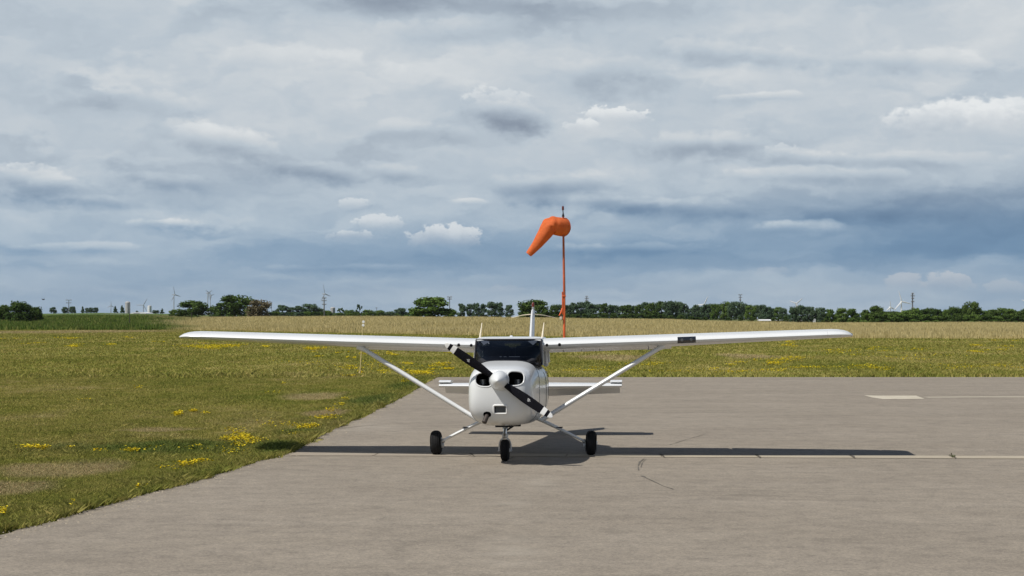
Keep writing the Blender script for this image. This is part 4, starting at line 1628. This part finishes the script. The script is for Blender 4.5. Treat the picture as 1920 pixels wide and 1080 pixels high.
# finer spine
S2, R2 = [], []
for i in range(len(S) - 1):
    p0, p1, p2, p3 = S[max(i - 1, 0)], S[i], S[i + 1], S[min(i + 2, len(S) - 1)]
    for j in range(7):
        u = j / 7
        S2.append(.5 * ((2 * p1) + (p2 - p0) * u + (2 * p0 - 5 * p1 + 4 * p2 - p3) * u * u + (3 * p1 - p0 - 3 * p2 + p3) * u ** 3))
        R2.append((radp[i] * (1 - u) + radp[i + 1] * u) * k1)
S2.append(S[-1])
R2.append(radp[-1] * k1)
for i, p in enumerate(S2):
    d = (S2[min(i + 1, len(S2) - 1)] - S2[max(i - 1, 0)]).normalized()
    a = Vector((0, 1, 0))
    a = (a - d * d.dot(a)).normalized()
    b = d.cross(a).normalized()
    fr_ = i / len(S2)
    bend = math.exp(-((fr_ - .42) / .12) ** 2)
    rg = []
    for k_ in range(NS):
        th = 2 * math.pi * k_ / NS
        rr0 = R2[i] * (1 + .022 * math.sin(th * 5 + fr_ * 9) * (.5 + bend * 2) + .012 * math.sin(th * 9 - fr_ * 30) * (.3 + bend * 2) + .05 * math.sin(fr_ * 50 + th * 2) * bend)
        rg.append(p + (a * math.cos(th) + b * math.sin(th)) * rr0)
    rings.append(rg)
mb.loft(rings, cap=(False, False))
sk = mb.build('sock', SOCK, wsk, angle=80)
mb = MB()
c = S2[0]
mb.tube([rings[0][i_ % NS] for i_ in range(NS + 1)], .03, 8)
for a_ in (0, 9, 18, 27):
    mb.tube([c, rings[0][a_]], .02, 6)
mb.build('sock_hoop', MASTD, wsk)


# ------------------------------------------------------------------ trees
def foliage(name, lo, mid, hi):
    m, k, out = mat_new(name)
    oi = k.node('ShaderNodeObjectInfo')
    a = k.node('ShaderNodeAttribute')
    a.attribute_name = 'rnd'
    v = k.math('ADD', k.math('MULTIPLY', a.outputs['Fac'], .75), k.math('MULTIPLY', oi.outputs['Random'], .25))
    c = k.ramp(v, [(.1, lo), (.5, mid), (.9, hi)])
    d = k.node('ShaderNodeBsdfDiffuse')
    tr = k.node('ShaderNodeBsdfTranslucent')
    k.l.new(c, d.inputs[0])
    k.l.new(c, tr.inputs[0])
    mx = k.node('ShaderNodeMixShader')
    mx.inputs[0].default_value = .22
    k.l.new(d.outputs[0], mx.inputs[1])
    k.l.new(tr.outputs[0], mx.inputs[2])
    k.l.new(mx.outputs[0], out.inputs['Surface'])
    return m


LEAF = {'dark': foliage('dark_leaves', (0.034, 0.062, 0.019), (0.065, 0.105, 0.028), (0.116, 0.167, 0.043)),
        'mid': foliage('green_leaves', (0.059, 0.105, 0.025), (0.101, 0.163, 0.037), (0.171, 0.232, 0.062)),
        'blue': foliage('blue_green_leaves', (0.050, 0.087, 0.046), (0.081, 0.127, 0.071), (0.132, 0.178, 0.102)),
        'brown': foliage('dry_brown_leaves', (0.086, 0.076, 0.041), (0.144, 0.124, 0.071), (0.230, 0.196, 0.127))}
BARK = simple('tree_bark', (.085, .070, .055), .9, var=.35, scale=4, spec=.1)


def crown_data(kind, seed, n):
    r = np.random.default_rng(seed)
    blobs = []
    if kind == 'round':
        for _ in range(52):
            a, h_ = r.uniform(0, 6.28), r.uniform(.10, .90)
            wv = .40 * math.sqrt(max(.02, 1 - ((h_ - .42) / .54) ** 2)) * r.uniform(.4, 1.05)
            blobs.append((math.cos(a) * wv, math.sin(a) * wv, h_, r.uniform(.10, .19)))
    elif kind == 'bush':
        for _ in range(46):
            a, h_ = r.uniform(0, 6.28), r.uniform(.04, .84)
            wv = .44 * math.sqrt(max(.02, 1 - (h_ / .95) ** 2)) * r.uniform(.3, 1.0)
            blobs.append((math.cos(a) * wv, math.sin(a) * wv, h_, r.uniform(.10, .18)))
    elif kind == 'upright':
        for _ in range(38):
            a, h_ = r.uniform(0, 6.28), r.uniform(.06, .94)
            wv = .30 * math.sqrt(max(.02, 1 - ((h_ - .42) / .58) ** 2)) * r.uniform(.3, 1.05)
            blobs.append((math.cos(a) * wv, math.sin(a) * wv, h_, r.uniform(.08, .16)))
    elif kind == 'loose':
        for _ in range(20):
            a, h_ = r.uniform(0, 6.28), r.uniform(.25, .93)
            wv = .42 * math.sqrt(max(.02, 1 - ((h_ - .55) / .45) ** 2)) * r.uniform(.5, 1.1)
            blobs.append((math.cos(a) * wv, math.sin(a) * wv, h_, r.uniform(.06, .13)))
    else:  # conifer
        for i in range(24):
            h_ = .10 + .86 * i / 24
            a = r.uniform(0, 6.28)
            wv = .36 * (1 - h_) * r.uniform(.4, 1)
            blobs.append((math.cos(a) * wv, math.sin(a) * wv, h_, .05 + .10 * (1 - h_)))
    B = np.array(blobs)
    pick = r.integers(0, len(B), n)
    d = r.normal(0, 1, (n, 3))
    d /= np.linalg.norm(d, axis=1)[:, None]
    rad = B[pick, 3] * r.uniform(.45, 1.12, n)
    P = B[pick, :3] + d * rad[:, None] * np.array([1, 1, .85])
    P[:, 2] = np.clip(P[:, 2], .03, 1.02)
    nrm = d + r.normal(0, .45, (n, 3))
    nrm /= np.linalg.norm(nrm, axis=1)[:, None]
    ref = r.normal(0, 1, (n, 3))
    t1 = np.cross(nrm, ref)
    t1 /= np.linalg.norm(t1, axis=1)[:, None]
    t2 = np.cross(nrm, t1)
    s_ = r.uniform(.022, .048, n)[:, None]
    Q = np.stack([P - t1 * s_, P - t2 * s_ * .7, P + t1 * s_, P + t2 * s_ * .7], 1)
    rr_ = np.clip(r.normal(.5, .2, len(B))[pick] * .6 + r.random(n) * .4, 0, 1)
    return Q.reshape(-1, 3), np.arange(n * 4).reshape(-1, 4), np.repeat(rr_, 4), B


def tree_meshes(kind, leaf, seed, n=1500):
    V_, F_, r_, B = crown_data(kind, seed, n)
    crown = tri_mesh('crown', V_, F_, LEAF[leaf], r_)
    mb_ = MB()
    rr = random.Random(seed)
    top = .75
    mb_.tube([(0, 0, -.02), (.006, 0, .12), (-.008, .006, .35), (.004, 0, top)], [.035, .026, .020, .006], 7)
    for b in B[::4]:
        z0 = max(.10, b[2] * .55)
        mb_.tube([(0, 0, z0), (b[0] * .5, b[1] * .5, (z0 + b[2]) / 2), (b[0], b[1], b[2])], [.012, .008, .003], 5)
    trunk = mb_.build('trunk', BARK)
    return crown, trunk


PROTO = {}


def proto(kind, leaf, seed):
    key = (kind, leaf, seed)
    if key not in PROTO:
        c_, t_ = tree_meshes(kind, leaf, seed, 4200 if kind in ('round', 'bush') else 3000)
        PROTO[key] = [c_, t_, False]
    return PROTO[key]


def tree(px, top, base, wpx, D, kind, leaf, label, group=None, name='tree', seed=None):
    """photo column, top and foot rows and crown width in photo pixels give real size at distance D"""
    k_ = D / F
    X, Y = (px - 960) * k_, D - CAMD
    z = float(ground(X, Y))
    ztop = CAMH + (HOR - top) * k_
    h_ = ztop - z
    o = thing(name, label, 'bush' if name == 'shrub' else 'tree', (X, Y, z), random.uniform(0, 6.28), group)
    wscale = wpx * k_ / {'round': .98, 'bush': 1.05, 'upright': .74, 'loose': .98, 'conifer': .70}[kind]
    pr = proto(kind, leaf, seed if seed is not None else random.randint(0, 2))
    for i in (0, 1):
        q = pr[i]
        if pr[2]:
            q = q.copy()
            COL.objects.link(q)
        q.parent = o
        q.scale = (wscale, wscale, h_)
    pr[2] = True
    return o


# left
GL = 'trees at the left edge of the meadow'
tree(6, 570, 593, 44, 430, 'bush', 'dark', 'dark bushy tree cut by the left photo edge', GL)
tree(36, 565, 594, 56, 420, 'round', 'dark', 'tallest dark tree of the clump at far left', GL)
tree(66, 572, 594, 40, 425, 'bush', 'dark', 'low dark tree at right end of the far left clump', GL)
GR = 'small trees on the distant ridge'
for i, (px, top, wv, kd, lab) in enumerate([(100, 575.5, 15, 'round', 'small round tree alone on the left ridge'), (122, 575, 14, 'round', 'left half of the ridge tree pair under the power pylon'),
                                             (136, 574, 15, 'round', 'right half of the ridge tree pair under the power pylon'), (155, 574, 9, 'conifer', 'pointed tree in middle of the left ridge'),
                                             (163, 577, 8, 'round', 'smallest round tree on the left ridge'), (171, 576.5, 12, 'round', 'rounded ridge tree left of the last one'), (180, 576, 11, 'round', 'last tree at right end of the left ridge row'),
                                             (216, 573.5, 10, 'conifer', 'pointed tree just left of its twin by the grey silo'), (229, 572, 11, 'conifer', 'pointed tree touching the grey silo'),
                                             (257, 582, 8, 'conifer', 'tiny tree behind the white hoop barn'), (292, 581, 18, 'bush', 'low bushy tree right of the white silo'), (304, 578, 10, 'conifer', 'pointed tree right of the white silo')]):
    tree(px, top, 588, wv, 1150, kd, 'blue', lab, GR)
GM = 'dark trees left of the centre'
tree(326, 579, 592, 26, 640, 'bush', 'mid', 'low tree left of the dark trees behind the left wing', GM)
tree(363, 563.5, 593, 68, 600, 'round', 'dark', 'broad dark tree beneath the paired wind turbines', GM)
tree(405, 571, 593, 34, 620, 'bush', 'dark', 'lower dark tree filling gap between two broad trees', GM)
tree(441, 553, 594, 72, 590, 'round', 'dark', 'tallest broad dark tree left of the brownish one', GM)
tree(486, 562, 596, 48, 560, 'round', 'brown', 'brownish grey tree with dry leaves', GM)
tree(468, 575, 596, 26, 575, 'bush', 'mid', 'short green tree wedged before the brownish one', GM)
GC = 'trees of the far line left of the aircraft'
LC = 'tree in the dark far row between brownish tree and big green tree'
for px, top, wv, kd in [(516, 581, 20, 'bush'), (530, 571.5, 30, 'upright'), (545, 576, 24, 'upright'), (559, 573.5, 24, 'upright'), (581, 569.5, 38, 'round'), (600, 577, 24, 'bush'), (614, 581, 22, 'bush'),
                        (655, 580, 26, 'bush'), (666, 583, 24, 'bush'), (690, 580, 30, 'bush'), (712, 581, 30, 'bush'), (731, 585, 26, 'bush'), (638, 585, 20, 'bush')]:
    tree(px, top, 597, wv, 950, kd, 'blue' if px < 605 else 'mid', LC, GC)
rr = random.Random(8)
px = 506
while px < 765:
    tree(px, 586 + rr.uniform(-3, 2), 598, rr.uniform(18, 30), rr.uniform(780, 840), 'bush', rr.choice(['blue', 'mid', 'dark']), 'low bush of the far hedge left of the big green tree', 'hedge bushes left of the aircraft', 'shrub')
    px += rr.uniform(11, 17)
tree(639, 576.5, 597, 14, 900, 'loose', 'dark', 'small round headed tree right of the small dome silo', GC)
tree(674, 570.5, 597, 13, 900, 'loose', 'blue', 'thin tree standing above the low far hedge', GC)
tree(752, 576, 597, 36, 800, 'bush', 'blue', 'bluish tree left of the big green tree', GC)
tree(808, 553.5, 598, 98, 520, 'bush', 'mid', 'big broad green tree left of the aircraft nose', None, seed=1)
tree(775, 576, 598, 34, 525, 'bush', 'mid', 'low green tree against left flank of the big green tree', None)
tree(845, 579, 598, 30, 530, 'bush', 'mid', 'low green tree against right flank of the big green tree', None)
GP = 'slender trees left of the windsock'
LP_ = 'slender upright tree in the row left of the tail fin'
for px, top, wv in [(866, 569, 20), (880, 570, 18), (893, 568.5, 18), (906, 570, 16), (922, 566, 26), (936, 567.5, 20), (955, 572, 18)]:
    tree(px, top, 598, wv, 760, 'upright', 'blue', LP_, GP)
tree(1000, 562, 599, 66, 540, 'round', 'dark', 'big round dark tree right behind the tail fin', None, seed=0)
tree(981, 574, 599, 24, 545, 'bush', 'dark', 'low dark tree left of the round tail fin tree', None)
tree(1022, 576, 599, 22, 545, 'bush', 'dark', 'low dark tree right of the round tail fin tree', None)
GW = 'woodland trees right of the windsock'
LW = 'tree of the dense wood right of the windsock pole'
rr = random.Random(5)
px = 1040
while px < 1292:
    tp_ = float(np.interp(px, [1040, 1060, 1070, 1110, 1150, 1165, 1200, 1240, 1280, 1300], [570, 575, 570, 567, 572, 575, 568, 565, 568, 576])) + rr.uniform(-2.5, 3)
    tree(px, tp_, 600, rr.uniform(19, 27), rr.uniform(720, 800), rr.choice(['upright', 'upright', 'round']), rr.choice(['blue', 'blue', 'dark']), LW, GW)
    px += rr.uniform(8, 13)
LW2 = 'tree of the wood between the two middle power pylons'
while px < 1476:
    tp_ = float(np.interp(px, [1290, 1310, 1340, 1380, 1400, 1420, 1440, 1455, 1475], [576, 571, 567, 566, 569, 572, 573, 576, 576])) + rr.uniform(-2.5, 3)
    tree(px, tp_, 600, rr.uniform(18, 27), rr.uniform(820, 900), rr.choice(['upright', 'round', 'round']), rr.choice(['blue', 'blue', 'mid']), LW2, GW)
    px += rr.uniform(8, 13)
LS = 'low dark bush at the foot of the right hand wood'
px = 1040
while px < 1290:
    tree(px, 588 + rr.uniform(-3, 3), 601, rr.uniform(16, 28), 690, 'bush', 'dark', LS, 'bushes along the woods', 'shrub')
    px += rr.uniform(15, 22)
LS2 = 'low bush on the open strip by the white sheds'
for px in (1296, 1308, 1322, 1366, 1388, 1408, 1452, 1463, 1474, 1497, 1512, 1536):
    tree(px, 594 + rr.uniform(-2, 2), 604, rr.uniform(12, 18), 640, 'bush', 'dark', LS2, 'bushes by the white sheds', 'shrub')
GE = 'trees at the right of the meadow'
LE_ = 'green tree in the group left of the paired right hand turbines'
for px, top, wv, kd, lf in [(1486, 575, 20, 'round', 'blue'), (1500, 572, 28, 'round', 'blue'), (1517, 573.5, 28, 'round', 'blue'), (1538, 575.5, 28, 'round', 'blue'), (1556, 577, 26, 'bush', 'mid'), (1577, 576, 34, 'bush', 'mid'),
                            (1596, 576, 34, 'bush', 'mid'), (1545, 586, 30, 'bush', 'dark'), (1568, 588, 30, 'bush', 'mid'), (1605, 587, 24, 'bush', 'mid')]:
    tree(px, top, 603, wv, 620, kd, lf, LE_, GE)
tree(1643, 573, 605, 32, 560, 'round', 'dark', 'tall dark tree at left end of the right hand hedge', GE)
tree(1622, 581, 605, 22, 560, 'upright', 'dark', 'narrow dark tree beginning the right hand hedge', GE)
tree(1822, 565.5, 605, 36, 560, 'round', 'dark', 'tallest tree rising from the far right hedge', GE)
LR = 'rounded bushy tree in the long right hand hedge'
px = 1634
while px < 1945:
    tp_ = float(np.interp(px, [1630, 1660, 1685, 1705, 1740, 1790, 1850, 1900, 1940], [583, 582, 584, 577, 576, 577, 577, 578, 579])) + rr.uniform(-2, 3)
    tree(px, tp_, 606, rr.uniform(26, 40), rr.uniform(560, 600), rr.choice(['bush', 'bush', 'round']), rr.choice(['dark', 'mid', 'mid']), LR, GE)
    px += rr.uniform(12, 17)
px = 1626
while px < 1950:
    tree(px, 589 + rr.uniform(-4, 3), 607, rr.uniform(26, 40), 548, 'bush', rr.choice(['dark', 'mid']), LR, GE)
    px += rr.uniform(17, 24)

# ------------------------------------------------------------------ farm buildings, silos, sheds
SILO = simple('grey_silo_staves', (.34, .34, .34), .7, var=.15, scale=.8)
SILOW = simple('white_silo_paint', (.66, .67, .68), .6, var=.06, scale=.8)
ROOFW = simple('white_barn_roof', (.72, .72, .72), .55, var=.05, scale=.3)
WALLG = simple('pale_shed_wall', (.50, .50, .47), .7, var=.1, scale=.3)


def place(px, D):
    X, Y = (px - 960) / F * D, D - CAMD
    return X, Y, float(ground(X, Y))


def silo(px, top, wpx, D, mat, capmat, label):
    X, Y, z = place(px, D)
    k_ = D / F
    h_ = CAMH + (HOR - top) * k_ - z
    r_ = wpx * k_ / 2
    o = thing('silo', label, 'silo', (X, Y, z), 0)
    mb_ = MB()
    pr = []
    nb = 12
    for i in range(nb):
        a, b = h_ * .9 * i / nb, h_ * .9 * (i + 1) / nb
        pr += [(a, r_), (a + .02, r_ * 1.012), (a + .18, r_ * 1.012), (a + .2, r_)]
    pr.append((h_ * .9, r_))
    mb_.lathe(pr, (0, 0, 0), 'Z', 24)
    mb_.build('silo_wall', mat, o)
    mb_ = MB()
    mb_.lathe([(h_ * .9, r_ * 1.03), (h_ * .94, r_ * .92), (h_ * .98, r_ * .6), (h_, r_ * .1)], (0, 0, 0), 'Z', 24)
    mb_.build('silo_dome', capmat, o)
    mb_ = MB()
    mb_.box((0, -r_ - .25, h_ * .45), (.7, .5, h_ * .9), bev=.03)
    mb_.build('silo_chute', mat, o, smooth=False)


silo(239.5, 565, 9.5, 900, SILO, SILO, 'tall grey concrete silo left of the white barn')
silo(280.5, 572.5, 7.5, 930, SILOW, SILO, 'white silo with a dark cap right of the white barn')
silo(624, 575.5, 9, 1000, SILO, SILO, 'squat grey dome topped silo within the far tree row')

X, Y, z = place(262, 890)
k_ = 890 / F
o = thing('barn', 'white hoop roofed barn between two silos', 'barn', (X, Y, z), 0)
hw_, hh_ = 15 * k_, CAMH + (HOR - 585.5) * k_ - z
mb = MB()
arc = [(math.cos(a_) * hw_, math.sin(a_) * hh_) for a_ in np.linspace(0, math.pi, 20)]
mb.loft([[Vector((x, y, q)) for x, q in arc] for y in (-4, 14)])
mb.build('roof', ROOFW, o)
mb = MB()
mb.box((-hw_ * .2, -4.15, hh_ * .28), (3.0, .2, hh_ * .55))
mb.build('door', SILO, o, smooth=False)


def shed(px, top, wpx, D, depth, label, wall=WALLG, roof=ROOFW, roof_part=.45):
    X, Y, z = place(px, D)
    k2 = D / F
    h_ = CAMH + (HOR - top) * k2 - z
    w_ = wpx * k2
    o = thing('shed', label, 'shed', (X, Y, z), 0)
    mb_ = MB()
    hw2 = h_ * (1 - roof_part)
    mb_.box((0, 0, hw2 / 2), (w_ * .97, depth, hw2))
    mb_.build('wall', wall, o, smooth=False)
    mb_ = MB()
    pro = [(-depth * .53, hw2 + .003), (depth * .53, hw2 + .003), (0, h_)]
    mb_.loft([[Vector((x, a, b)) for a, b in pro] for x in (-w_ / 2, w_ / 2)])
    mb_.build('roof', roof, o, smooth=False)
    mb_ = MB()
    for i in range(3):
        mb_.box((-w_ * .3 + i * w_ * .3, -depth / 2 - .03, hw2 * .45), (w_ * .10, .06, hw2 * .8))
    mb_.build('door', SILO, o, smooth=False)


shed(217, 590, 38, 860, 9, 'long low pale shed left of the white barn', SILO, simple('tan_roof', (.45, .44, .40), .7))
shed(1503, 598, 20, 650, 6, 'long white shed low in the right hand bushes', SILOW, ROOFW, .6)
shed(1527, 592.5, 9.5, 655, 5, 'small taller white shed beside the long white one', SILOW, ROOFW, .3)
shed(1872, 579, 4, 900, 5, 'tiny white house roof above the far right hedge', SILOW, ROOFW, .5)
shed(1447, 598.8, 50, 720, 6, 'long pale strip of field built as a low shed left of the bushes', WALLG, ROOFW, .5)  # stand-in: far strip of field given the shape of a low shed

# ------------------------------------------------------------------ wind turbines
TW = simple('turbine_white', (.76, .77, .78), .5, var=.04, scale=.1)
TWG = simple('turbine_grey', (.30, .33, .36), .5, var=.08, scale=.1)  # darker blue-grey tone for the turbines at left
GT = 'wind turbines on the horizon'


def turbine(px, hub, D, blen, ang0, label, yaw=0.0, foreshort=None, mat=TW):
    X, Y, z = place(px, D)
    k_ = D / F
    hz = CAMH + (HOR - hub) * k_ - z
    L = blen * k_
    o = thing('wind_turbine', label, 'wind turbine', (X, Y, z), yaw, GT)
    r0 = max(1.9, (1.6 if mat is TW else .8) * k_)
    mb_ = MB()
    mb_.tube([(0, 0, -2), (0, 0, hz * .5), (0, 0, hz - 1)], [r0 * 1.1, r0 * .9, r0 * .62], 12)
    mb_.build('tower', mat, o)
    mb_ = MB()
    mb_.box((0, 1.5, hz), (r0 * 1.5, 9, r0 * 1.5), bev=.5)
    mb_.build('nacelle', mat, o)
    mb_ = MB()
    mb_.lathe([(-6.5, .1), (-5.8, 1.2), (-4.2, 1.9), (-2.9, 1.9)], (0, 0, hz), 'Y', 14)
    mb_.build('rotor_hub', mat, o)
    for i in range(3):
        a = R(ang0) + i * 2 * math.pi / 3
        ax = Vector((math.cos(a), 0, math.sin(a)))
        c0 = Vector((0, -4.4, hz))
        mb_ = MB()
        mb_.tube([c0 + ax * 1.0, c0 + ax * L * .15, c0 + ax * L * .3, c0 + ax * L * .7, c0 + ax * L], [r0 * .55, r0 * .8, r0 * .78, r0 * .55, r0 * .25], 8, flat=.5, up=(ax.z, .3, -ax.x))
        mb_.build('blade', mat, o)


turbine(326, 552.5, 5600, 16, 108, 'wind turbine above the left wing tip, left of the turbine pair', R(62), mat=TWG)
turbine(389.5, 549.5, 5400, 11, 150, 'front turbine of the overlapping pair left of the tallest dark tree', R(66), mat=TWG)
turbine(394, 554, 6000, 11, 135, 'rear turbine of the overlapping pair left of the tallest dark tree', R(66), mat=TWG)
turbine(607, 551, 5600, 19, 107, 'wind turbine rising behind the power pylon left of the aircraft', R(62), mat=TWG)
turbine(208, 573, 7500, 8, 210, 'tiny wind turbine left of the grey silo', R(20), mat=TWG)
turbine(269, 572, 6500, 14, 180, 'wind turbine with a level blade above the white barn', R(10), mat=TWG)
turbine(1493, 569, 7200, 15, 40, 'white wind turbine with two raised blades over the right trees', R(10))
turbine(1690, 565.5, 6000, 21, 107, 'largest white wind turbine beside the right hand power pylon', R(8))
turbine(1669, 576, 8000, 12, 95, 'small white wind turbine left of the largest white one', R(20))
turbine(1320, 571, 8200, 17, 65, 'white turbine with one blade tip showing over middle wood', R(10))
turbine(1927, 566, 7000, 14, 165, 'wind turbine cut by the right photo edge', R(10))

# ------------------------------------------------------------------ power pylons
POLE = simple('grey_pole_wood', (.11, .11, .115), .8, var=.15, scale=1)
GPY = 'power pylons along the horizon'


def pylon(px, top, D, arms, label, rad=.20):
    X, Y, z = place(px, D)
    k_ = D / F
    h_ = CAMH + (HOR - top) * k_ - z
    o = thing('power_pylon', label, 'power pylon', (X, Y, z), 0, GPY)
    mb_ = MB()
    mb_.tube([(0, 0, -.3), (0, 0, h_ * .6), (0, 0, h_)], [rad * 1.35, rad, rad * .7], 10)
    mb_.build('pole', POLE, o)
    for py, wpx in arms:
        zz = h_ - (py - top) * k_
        w_ = wpx * k_
        mb_ = MB()
        mb_.box((0, -rad - .08, zz), (w_, .18, .26), bev=.03)
        mb_.build('crossarm', POLE, o, smooth=False)
        mb_ = MB()
        for q in (-.46, -.25, .25, .46):
            mb_.lathe([(0, .05), (.1, .12), (.2, .05), (.3, .12), (.42, .04)], (q * w_, -rad - .08, zz + .13), 'Z', 8)
        mb_.build('insulator', SILO, o)


pylon(129, 562.5, 1000, [(562.8, 11), (568, 10)], 'power pylon standing over the ridge tree pair at left')
pylon(608, 557.5, 800, [(559, 8), (564, 9), (571, 8)], 'power pylon with three crossarms before a wind turbine')
pylon(843, 556.5, 800, [(557, 9), (561, 8)], 'power pylon right of the big green tree')
pylon(1100, 556, 840, [(556.5, 4), (560, 7), (564, 6)], 'power pylon over the wood just right of the windsock')
pylon(1388, 552.5, 900, [(553, 7), (558, 6), (563, 4), (570, 7)], 'power pylon over the middle of the right hand wood', .22)
pylon(1711, 549.5, 700, [(551, 4), (555, 7), (560, 5), (566, 6), (578, 5)], 'tall power pylon right of the largest white turbine', .24)
pylon(509, 566, 1300, [(567, 3)], 'faint power pylon right of the brownish tree', .16)
pylon(706, 577, 1200, [(577.5, 3)], 'tiny power pylon over the low far hedge', .16)

# ------------------------------------------------------------------ posts, stake, weed, bird
WOODD = simple('dark_post_wood', (.045, .040, .034), .9, var=.3, scale=3)
GF = 'dark fence posts in the tall grass'
for px, top, D, lab in [(243, 588.5, 330, 'dark fence post below the grey silo'), (359.5, 587, 335, 'dark fence post below the broad dark tree'),
                        (550, 589, 330, 'dark fence post in tall grass under the far row left of the thin pylon'), (629, 590, 320, 'dark fence post beneath the dome topped silo'),
                        (676, 590, 315, 'dark fence post beneath the thin lone tree'), (714, 588.5, 310, 'dark fence post beneath the low far hedge')]:
    D = 350 if px < 300 else 455
    X, Y, z = place(px, D)
    h_ = CAMH + (HOR - top) * D / F - z
    o = thing('fence_post', lab, 'fence post', (X, Y, z), 0, GF)
    mb = MB()
    mb.tube([(0, 0, -.2), (.01, 0, h_ * .5), (.03, 0, h_)], [.085, .08, .075], 8)
    mb.build('post', WOODD, o)
    mb = MB()
    mb.lathe([(0, .10), (.05, .09), (.10, .02)], (.03, 0, h_), 'Z', 8)
    mb.build('post_cap', WOODD, o)

sxp, syp = gpt(675, 701)
o = thing('marker_pole', 'thin pale leaning pole with two small white reflectors behind the wing strut', 'marker pole', (sxp, syp, float(ground(sxp, syp))))
k_ = (syp + CAMD) / F
PT = Vector((6.2 * k_, 0, 98 * k_))
STAKE = simple('pale_stake_paint', (.52, .42, .20), .6, var=.12, scale=3)
mb = MB()
mb.tube([(0, 0, -.05), PT * .5, PT], [.021, .018, .014], 8)
mb.build('stake', STAKE, o)
for f in (.93, .995):
    mb = MB()
    c = PT * f + Vector((.01, -.03, 0))
    mb.lathe([(-.02, .005), (-.018, .05), (.01, .055), (.02, .02)], c, 'Y', 16)
    mb.build('reflector', WHITE2, o)
mb = MB()
mb.tube([(0, 0, -.03), (0, 0, .10)], .045, 10)
mb.build('stake_foot', STAKE, o)

WEED = simple('weed_leaf', (.085, .095, .035), .8, var=.3, scale=30)
wxp, wyp = gpt(1785, 858)
o = thing('weed', 'small spindly weed growing from a joint in the concrete strip', 'weed', (wxp, wyp, float(zvalley(wyp)) + .004))
mb = MB()
mb2 = MB()
for i in range(9):
    a_ = i * .75 + random.uniform(-.2, .2)
    l_ = random.uniform(.05, .12)
    d_ = Vector((math.cos(a_), math.sin(a_) * .7, random.uniform(.3, 1.0))).normalized()
    tip = d_ * l_
    mb.tube([(0, 0, 0), tip * .5 + Vector((0, 0, .01)), tip], [.004, .003, .0015], 5)
    sd_ = Vector((-math.sin(a_), math.cos(a_), 0)) * .012
    mb2.add([tip * .6, tip * .85 + sd_, tip * 1.2, tip * .85 - sd_], [(0, 1, 2, 3)])
mb.build('stem', WEED, o)
mb2.build('leaf', WEED, o, smooth=False)

BIRDM = simple('dark_feathers', (.02, .02, .022), .8)
k_ = 260 / F
mb = MB()
mb.tube([(-.20, 0, 0), (-.10, 0, .02), (.05, 0, .03), (.16, 0, .05), (.22, 0, .05), (.27, 0, .045)], [.02, .06, .08, .05, .042, .01], 10)
mb.add([(.08, .04, .06), (-.08, .04, .05), (-.10, .42, .16), (.0, .46, .18), (.04, .04, .075), (-.05, .42, .175)], [(0, 1, 2, 3), (4, 0, 3, 5)])
mb.add([(.08, -.04, .06), (-.08, -.04, .05), (-.10, -.42, .16), (.0, -.46, .18)], [(3, 2, 1, 0)])
mb.add([(-.18, .03, 0), (-.36, .08, -.01), (-.36, -.08, -.01), (-.18, -.03, 0)], [(0, 1, 2, 3)])
bd = mb.build('bird', BIRDM, loc=((81 - 960) * k_, 260 - CAMD, CAMH + (HOR - 562) * k_))
bd.rotation_euler = (0, 0, R(40))
tag(bd, 'tiny dark bird flying above the far left trees', 'bird')
